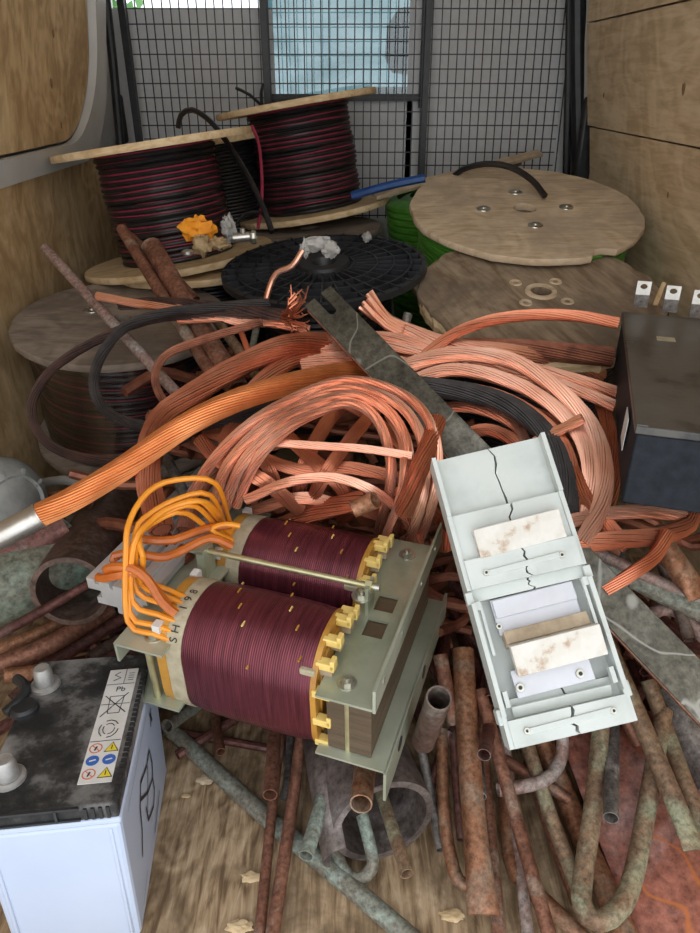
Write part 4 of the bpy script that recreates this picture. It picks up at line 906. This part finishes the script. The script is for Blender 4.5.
pipe('bent pipe folded into a sharp U over the red sheet', [(602, 715, .14), (594, 800, .10), (584, 870, .075), (582, 905, .07), (598, 922, .07), (622, 905, .07), (636, 865, .075), (650, 790, .10), (664, 710, .15)], 19, 'pipe_mix', step=.015)
pipe('straight grey pipe with open end below the fuse block', [(613, 700, .11), (612, 760, .12), (611, 818, .13)], 14, 'pipe_grey')
pipe('long pale brown pipe slanting right over the red sheet', [(598, 625, .25), (640, 720, .16), (695, 850, .10)], 19, 'pipe_mix', flat_end=.15)
pipe('green-brown pipe behind the long slanting pipe at the right', [(648, 680, .18), (668, 735, .13), (702, 830, .09)], 16, 'pipe_mix')
pipe('straight grey-green pipe beside the busbar at the right edge', [(600, 562, .33), (650, 588, .31), (720, 622, .28)], 19, 'pipe_green')
pipe('thin brown pipe above the grey-green pipe at the right edge', [(590, 548, .36), (650, 578, .33), (720, 606, .30)], 12, 'pipe_pink')
pipe('brown pipe with a torn flattened end under the black box', [(652, 530, .40), (678, 560, .37), (700, 598, .34)], 24, 'pipe_copper', flat_end=.3)
pipe('pink-brown curved pipe below the grey-green pipe at the right edge', [(640, 622, .26), (660, 610, .27), (682, 614, .27), (710, 645, .25)], 13, 'pipe_pink')
pipe('dark upright pipe in the gap below the copper bundle at the right', [(622, 530, .34), (620, 562, .30)], 12, 'pipe_grey')
pipe('dark pipe leaning under the torn pipe at the right', [(655, 545, .36), (672, 590, .30), (690, 640, .26)], 12, 'tube_brown')
pipe('brown pipe under the busbar at the right edge', [(650, 628, .23), (680, 650, .22), (715, 672, .2)], 13, 'pipe_rust')
pipe('brown pipe end showing left of the busbar below the fuse block', [(596, 655, .2), (618, 700, .16), (640, 745, .12)], 14, 'pipe_rust')
pipe('dark wide pipe in the shadow at the right edge under the busbar', [(665, 690, .12), (690, 740, .08), (715, 790, .06)], 40, 'pipe_grey')
pipe('thin copper pipe slanting behind the crushed copper pipe', [(452, 690, .13), (456, 770, .07), (462, 840, .04)], 10, 'pipe_maroon')
pipe('brown pipe lying between crushed copper pipe and long mottled pipe', [(500, 700, .12), (512, 800, .05), (528, 935, .02)], 11, 'pipe_pink')
pipe('dark pipe showing just right of the large grey tube mouth', [(418, 735, .10), (432, 800, .04), (441, 850, .02)], 10, 'pipe_grey')
pipe('reddish pipe lying under the fuse block bottom corner', [(505, 760, .08), (530, 775, .07), (570, 800, .06)], 12, 'pipe_rust')
pipe('short tan pipe beside the straight grey pipe over the red sheet', [(604, 735, .1), (600, 775, .09), (597, 805, .085)], 9, 'pipe_mix')
# left heap
pipe('thin maroon pipe crossing in front of the large brown tube at the left', [(-15, 642, .27), (40, 612, .27), (95, 580, .28)], 10, 'pipe_maroon')
pipe('brown pipe sloping behind the battery terminal at the left', [(-10, 668, .22), (50, 645, .22), (110, 608, .22)], 19, 'pipe_rust')
pipe('dark brown pipe under the transformer heat sink at the left', [(20, 680, .17), (70, 650, .17), (125, 615, .18)], 16, 'pipe_maroon')
pipe('pipe with a bright round open end above the battery at the left edge', [(60, 668, .2), (30, 673, .21), (4, 676, .22)], 15, 'pipe_copper')
pipe('brown pipe lying at the far left under the maroon pipe', [(-15, 655, .2), (40, 632, .2), (95, 605, .2)], 13, 'pipe_copper')
pipe('dark pipe beside the battery back edge under the clamp', [(90, 660, .14), (130, 640, .14), (175, 690, .10)], 15, 'tube_brown')
pipe('grey hose looped under the film-wrapped spool', [(40, 484, 1.38), (62, 480, 1.36), (82, 484, 1.33), (95, 495, 1.3)], 10, 'hose_grey', mode='d', name='grey_hose')
pipe('thin brown hose behind the cast drum at the left', [(35, 500, 1.36), (60, 494, 1.35), (90, 505, 1.32)], 9, 'pipe_rust', mode='d', name='brown_hose')
# pipes leaning on the left spools
pipe('long pinkish grey pipe leaning across the grey spool disc', [(45, 248, 1.52), (112, 322, 1.42), (190, 408, 1.29)], 11, 'pipe_pink', mode='d')
pipe('thin red-brown pipe leaning left of the thicker one over the spools', [(122, 229, 1.56), (165, 300, 1.45), (214, 378, 1.34)], 12, 'pipe_rust', mode='d')
pipe('thick red-brown pipe leaning over the left spools', [(151, 246, 1.54), (190, 312, 1.45), (238, 390, 1.33)], 22, 'pipe_rust', mode='d')
pipe('thin short pipe crossing behind the leaning red-brown pipes', [(120, 228, 1.6), (160, 262, 1.56), (196, 300, 1.5)], 9, 'pipe_rust', mode='d')
pipe('brownish pipe end showing right of the thick leaning pipe', [(215, 318, 1.47), (240, 352, 1.42), (262, 385, 1.37)], 11, 'pipe_mix', mode='d')
pipe('thin red pipe showing in the gap below the plastic spool', [(236, 318, 1.45), (246, 345, 1.42), (252, 360, 1.4)], 6, 'ink_red', mode='d')
pipe('pale green pipe showing in the gap below the plastic spool', [(257, 325, 1.45), (253, 345, 1.43), (250, 362, 1.4)], 7, 'pipe_green', mode='d')
pipe('grey bar glimpsed in the dark gap under the orange cable', [(160, 445, 1.28), (175, 475, 1.24), (192, 510, 1.2)], 11, 'pipe_grey', mode='d')
pipe('short grey pipe end between the fan of strands and the weathered spool', [(404, 336, 1.42), (406, 322, 1.41), (408, 314, 1.41)], 9, 'pipe_grey', mode='d')
pipe('short round pipe collar behind the rear coil', [(352, 510, 1.10), (363, 505, 1.10), (375, 500, 1.09)], 18, 'pipe_copper', mode='d')
mb = MB(); rnd = random.Random(21)
for k in range(120):
    cx, cy, cz = rnd.uniform(-.55, .62), rnd.uniform(.84, 1.12), rnd.uniform(.012, .16); a_ = rnd.gauss(1.57, .45) if cx > -.1 else rnd.gauss(.4, .4); l = rnd.uniform(.08, .16); dz = rnd.uniform(-.03, .03)
    if cy - abs(math.sin(a_)) * l < .80: cy = .82 + abs(math.sin(a_)) * l
    v = V((math.cos(a_) * l, math.sin(a_) * l, dz if cz > .05 else 0)); mb.tube([V((cx, cy, cz)) - v, V((cx, cy, cz)) + v], rnd.uniform(.007, .012), 9, wall=.0015)
mb.build('pipe_scrap', 'pipe_maroon', None, 'dark uncountable scrap pipes deep under the transformer and fuse block', 'scrap', None, 'stuff')
# large thin tubes
pipe('large grey copper tube with oval mouth facing the viewer under the transformer', [(338, 690, .065), (360, 760, .072), (384, 822, .08)], 96, 'tube_old', name='large_tube', sides=40, wall=.002)
pipe('large brown tube with open mouth at the left behind the heat sink', [(132, 488, .24), (100, 540, .27), (70, 592, .30)], 66, 'tube_brown', name='large_tube', sides=36, wall=.002)
pipe('large verdigris tube lying at the left edge', [(75, 548, .27), (35, 572, .26), (-30, 596, .25)], 78, 'tube_verd', name='large_tube', sides=36, wall=.002)
pipe('large maroon tube behind the verdigris one at the left', [(68, 525, .33), (30, 545, .31), (-20, 560, .3)], 46, 'pipe_maroon', name='large_tube', sides=30, wall=.002)
# curled grey sheet beside the large grey tube
mb = MB(); a = PZ(322, 735, .06); b2 = PZ(348, 868, .012); ax_ = b2 - a; m_ = frame(a, ax_, (0, 0, 1)); n = 14
vs = [(x, .04 * math.cos(R(q)) , .045 + .04 * math.sin(R(q))) for x in (0, ax_.length) for q in [100 + 150 * k / n for k in range(n + 1)]]
fs_ = [(k, k + 1, n + 2 + k, n + 1 + k) for k in range(n)]
o = mb.add(vs, fs_, m_).build('curled_sheet', 'tube_old', None, 'curled grey metal sheet left of the large grey tube', 'sheet'); sm = o.modifiers.new('thick', 'SOLIDIFY'); sm.thickness = .002

# red copper sheet at bottom right
c_ = [PZ(556, 728, .085), PZ(700, 700, .10), PZ(860, 960, .03), PZ(648, 965, .02)]
mb = MB(); nx_ = 12; vs = []
for i in range(nx_ + 1):
    for j in range(nx_ + 1):
        u, v = i / nx_, j / nx_; p = (c_[0].lerp(c_[1], u)).lerp(c_[3].lerp(c_[2], u), v); p.z += .006 * mnoise.noise(p * 9); vs.append(p)
mb.add(vs, [(i * (nx_ + 1) + j, i * (nx_ + 1) + j + 1, (i + 1) * (nx_ + 1) + j + 1, (i + 1) * (nx_ + 1) + j) for i in range(nx_) for j in range(nx_)])
o = mb.build('copper_sheet', 'sheet_red', None, 'reddish copper sheet lying at the bottom right corner', 'sheet', smooth=60); sm = o.modifiers.new('thick', 'SOLIDIFY'); sm.thickness = .004

# ------------------------------------------------------------------ small things
# cast grey drum at left edge
dm = frame(PD(4, 505, 1.24), (.9, -.45, .2), (0, 0, 1)) @ Mx.Rotation(R(90), 4, 'Y')
dr = thing('cast_drum', 'grey cast metal drum with a ribbed domed end at the left edge', 'drum', dm @ T(0, 0, -.10))
MB().lathe([(0, 0), (.082, 0), (.085, .01), (.085, .10), (.078, .115), (.074, .118)], 40).build('barrel', 'grey_cast', dr)
MB().lathe([(.078, .110), (.070, .128), (.055, .138), (.05, .134), (.03, .144), (0, .147)], 40).build('domed_end', 'grey_cast', dr)
for k in range(10):
    q = 2 * math.pi * k / 10; MB().box((.058, 0, .134), (.018, .005, .006), Mx.Rotation(q, 4, 'Z')).build('end_rib', 'grey_cast', dr, smooth=0)
# orange rag, foam, valve on the upper left spool's lower flange
def lump(name, label, cat, c, r, m, seed, sc=(1, 1, 1), amp=.45, parent=None):
    mb = MB(); nu, nv = 22, 14; vs = []
    for i in range(nv + 1):
        for j in range(nu):
            th, ph = math.pi * i / nv, 2 * math.pi * j / nu; u = V((math.sin(th) * math.cos(ph), math.sin(th) * math.sin(ph), math.cos(th)))
            k = r * (1 + amp * mnoise.noise(u * 2.2 + V((seed, 0, 0))) + amp * .5 * mnoise.noise(u * 5 + V((seed, 3, 0)))); vs.append((u.x * k * sc[0], u.y * k * sc[1], u.z * k * sc[2]))
    mb.add([V(p) + c for p in vs], [(i * nu + j, i * nu + (j + 1) % nu, (i + 1) * nu + (j + 1) % nu, (i + 1) * nu + j) for i in range(nv) for j in range(nu)])
    return mb.build(name, m, parent, label, cat, smooth=50)
lump('orange_rag', 'crumpled bright orange rag on the flange of the upper left spool', 'rag', PD(198, 229, 1.60), .034, 'rag_orange', 1, (1.15, .8, .75), .5)
lump('foam_piece', 'tattered brown foam piece just under the orange rag', 'foam', PD(201, 245, 1.59), .022, 'foam', 2, (.9, .9, 1), .5)
lump('foam_piece', 'tan foam piece right of the tattered one under the orange rag', 'foam', PD(218, 244, 1.6), .018, 'foam', 5, (1.3, .9, .7), .6)
lump('rusty_lump', 'knobbly brown pipe fitting beside the orange rag', 'fitting', PD(229, 229, 1.64), .022, 'rag_grey', 8, (.75, .8, 1.4), .5)
va = thing('valve', 'small silver valve lying right of the orange rag', 'valve', Mx.Translation(PD(243, 238, 1.63)))
MB().cyl((-.022, 0, 0), (.022, 0, .004), .011, seg=16).build('valve_body', 'tin', va)
MB().lathe([(.013, -.005), (.016, 0), (.016, .006), (.013, .01)], 8, T(.022, 0, .002) @ Mx.Rotation(R(90), 4, 'Y'), True).build('valve_nut', 'bolt', va)
MB().cyl((0, 0, .005), (0, 0, .022), .006, seg=10).build('valve_stem', 'tin', va)
MB().lathe([(.008, 0), (.014, .003), (.014, .009), (.008, .012)], 20, Mx.Translation(PD(188, 255, 1.57)), True).build('ring_nut', 'tin', None, 'small silver ring nut on the lower flange below the orange rag', 'nut')
# copper tube with fibre wrapped end on the plastic spool
wpz = thing('bent_tube', 'bent copper tube with a dirty fibre-wrapped end on the black plastic spool', 'tube', T(0, 0, 0))
MB().tube(spline(pts3([(266, 300, 1.50), (270, 286, 1.50), (277, 273, 1.49), (292, 266, 1.48), (303, 250, 1.47)]), .012), .0065, 10, wall=.001).build('tube', 'copper', wpz)
lump('fibre_wrap', None, None, PD(318, 244, 1.47), .018, 'rag_grey', 3, (1.9, .7, .8), .45, wpz)
lump('fibre_wrap', None, None, PD(331, 250, 1.46), .013, 'rag_grey', 9, (1.3, .7, 1.2), .45, wpz)
lump('fibre_wrap', None, None, PD(305, 249, 1.47), .010, 'rag_grey', 12, (.9, .7, 1.6), .8, wpz)
lump('dust_clump', 'small grey dust clump on the far edge of the black plastic spool', 'debris', PD(367, 237, 1.76), .012, 'rag_grey', 15)
# loose wires
def loose(label, pl, r, m, nm='loose_wire'):
    return MB().tube(spline([PD(*p) for p in pl], .02), r, 7).build(nm, m, None, label, 'wire')
loose('black cable arching over the upper left spool down to the valve', [(178, 128, 1.95), (181, 115, 1.93), (193, 110, 1.9), (212, 123, 1.86), (232, 150, 1.82), (250, 180, 1.78), (264, 210, 1.75), (272, 232, 1.73)], .0075, 'wire_black')
loose('thin red wire dropping beside the spool at the mesh window', [(252, 126, 1.92), (259, 145, 1.9), (262, 180, 1.86), (261, 210, 1.83), (258, 228, 1.8)], .0045, 'wire_red')
loose('thin black wire looping by the valve under the red wire', [(235, 225, 1.75), (245, 214, 1.77), (260, 212, 1.78), (268, 222, 1.76)], .004, 'wire_black')
loose('black cable end coming out of the pale round spool top', [(450, 180, 2.05), (462, 170, 2.0), (485, 164, 1.95), (510, 167, 1.92), (532, 180, 1.89), (545, 196, 1.86)], .0085, 'wire_black')
loose('twin black wire tips sticking up before the mesh window', [(262, 106, 2.25), (250, 95, 2.26), (236, 88, 2.27)], .005, 'wire_black')
loose('single black wire tip right of the twin tips before the mesh window', [(262, 104, 2.25), (261, 94, 2.26), (263, 85, 2.27)], .005, 'wire_black')
loose('blue strap lying behind the black plastic spool', [(352, 196, 2.08), (372, 190, 2.06), (395, 184, 2.04), (425, 178, 2.02)], .012, 'blue', 'blue_strap')
def stick(label, p0, p1, w, t, m):
    a, b = PD(*p0), PD(*p1); ax = b - a
    MB().box((ax.length / 2, 0, 0), (ax.length, w, t)).build('wood_stick', m, None, label, 'stick', bevel=.002, mw=frame(a, ax, (0, -.4, 1)))
stick('thin wooden lath lying behind the pale round spool top', (374, 196, 2.1), (540, 153, 2.35), .035, .012, 'ply_disc')
stick('second thin wooden strip above the green wire', (430, 184, 2.2), (520, 163, 2.35), .02, .012, 'ply_disc_old')
stick('pale splint of wood sticking out from under the weathered spool', (655, 305, 1.45), (664, 283, 1.5), .01, .006, 'wood_pale')
# wood chips on the floor
for i, (x, y, s, lab) in enumerate([(240, 927, .016, 'pale wood knot chip on the floor below the red-brown pipes'), (252, 877, .014, 'curled pale wood chip left of the thin red-brown pipe'), (452, 916, .014, 'brown knot chip on the floor left of the crushed copper pipe'), (205, 780, .014, 'tan splinter on the floor beside the diagonal verdigris pipe'), (186, 796, .006, 'tiny pale crumb on the floor near the battery')]):
    p = PZ(x, y, .004); lump('wood_chip', lab, 'wood chip', p, s, 'wood_pale' if i != 3 else 'ply_disc', 20 + i, (1.1, .6, .16), .5)
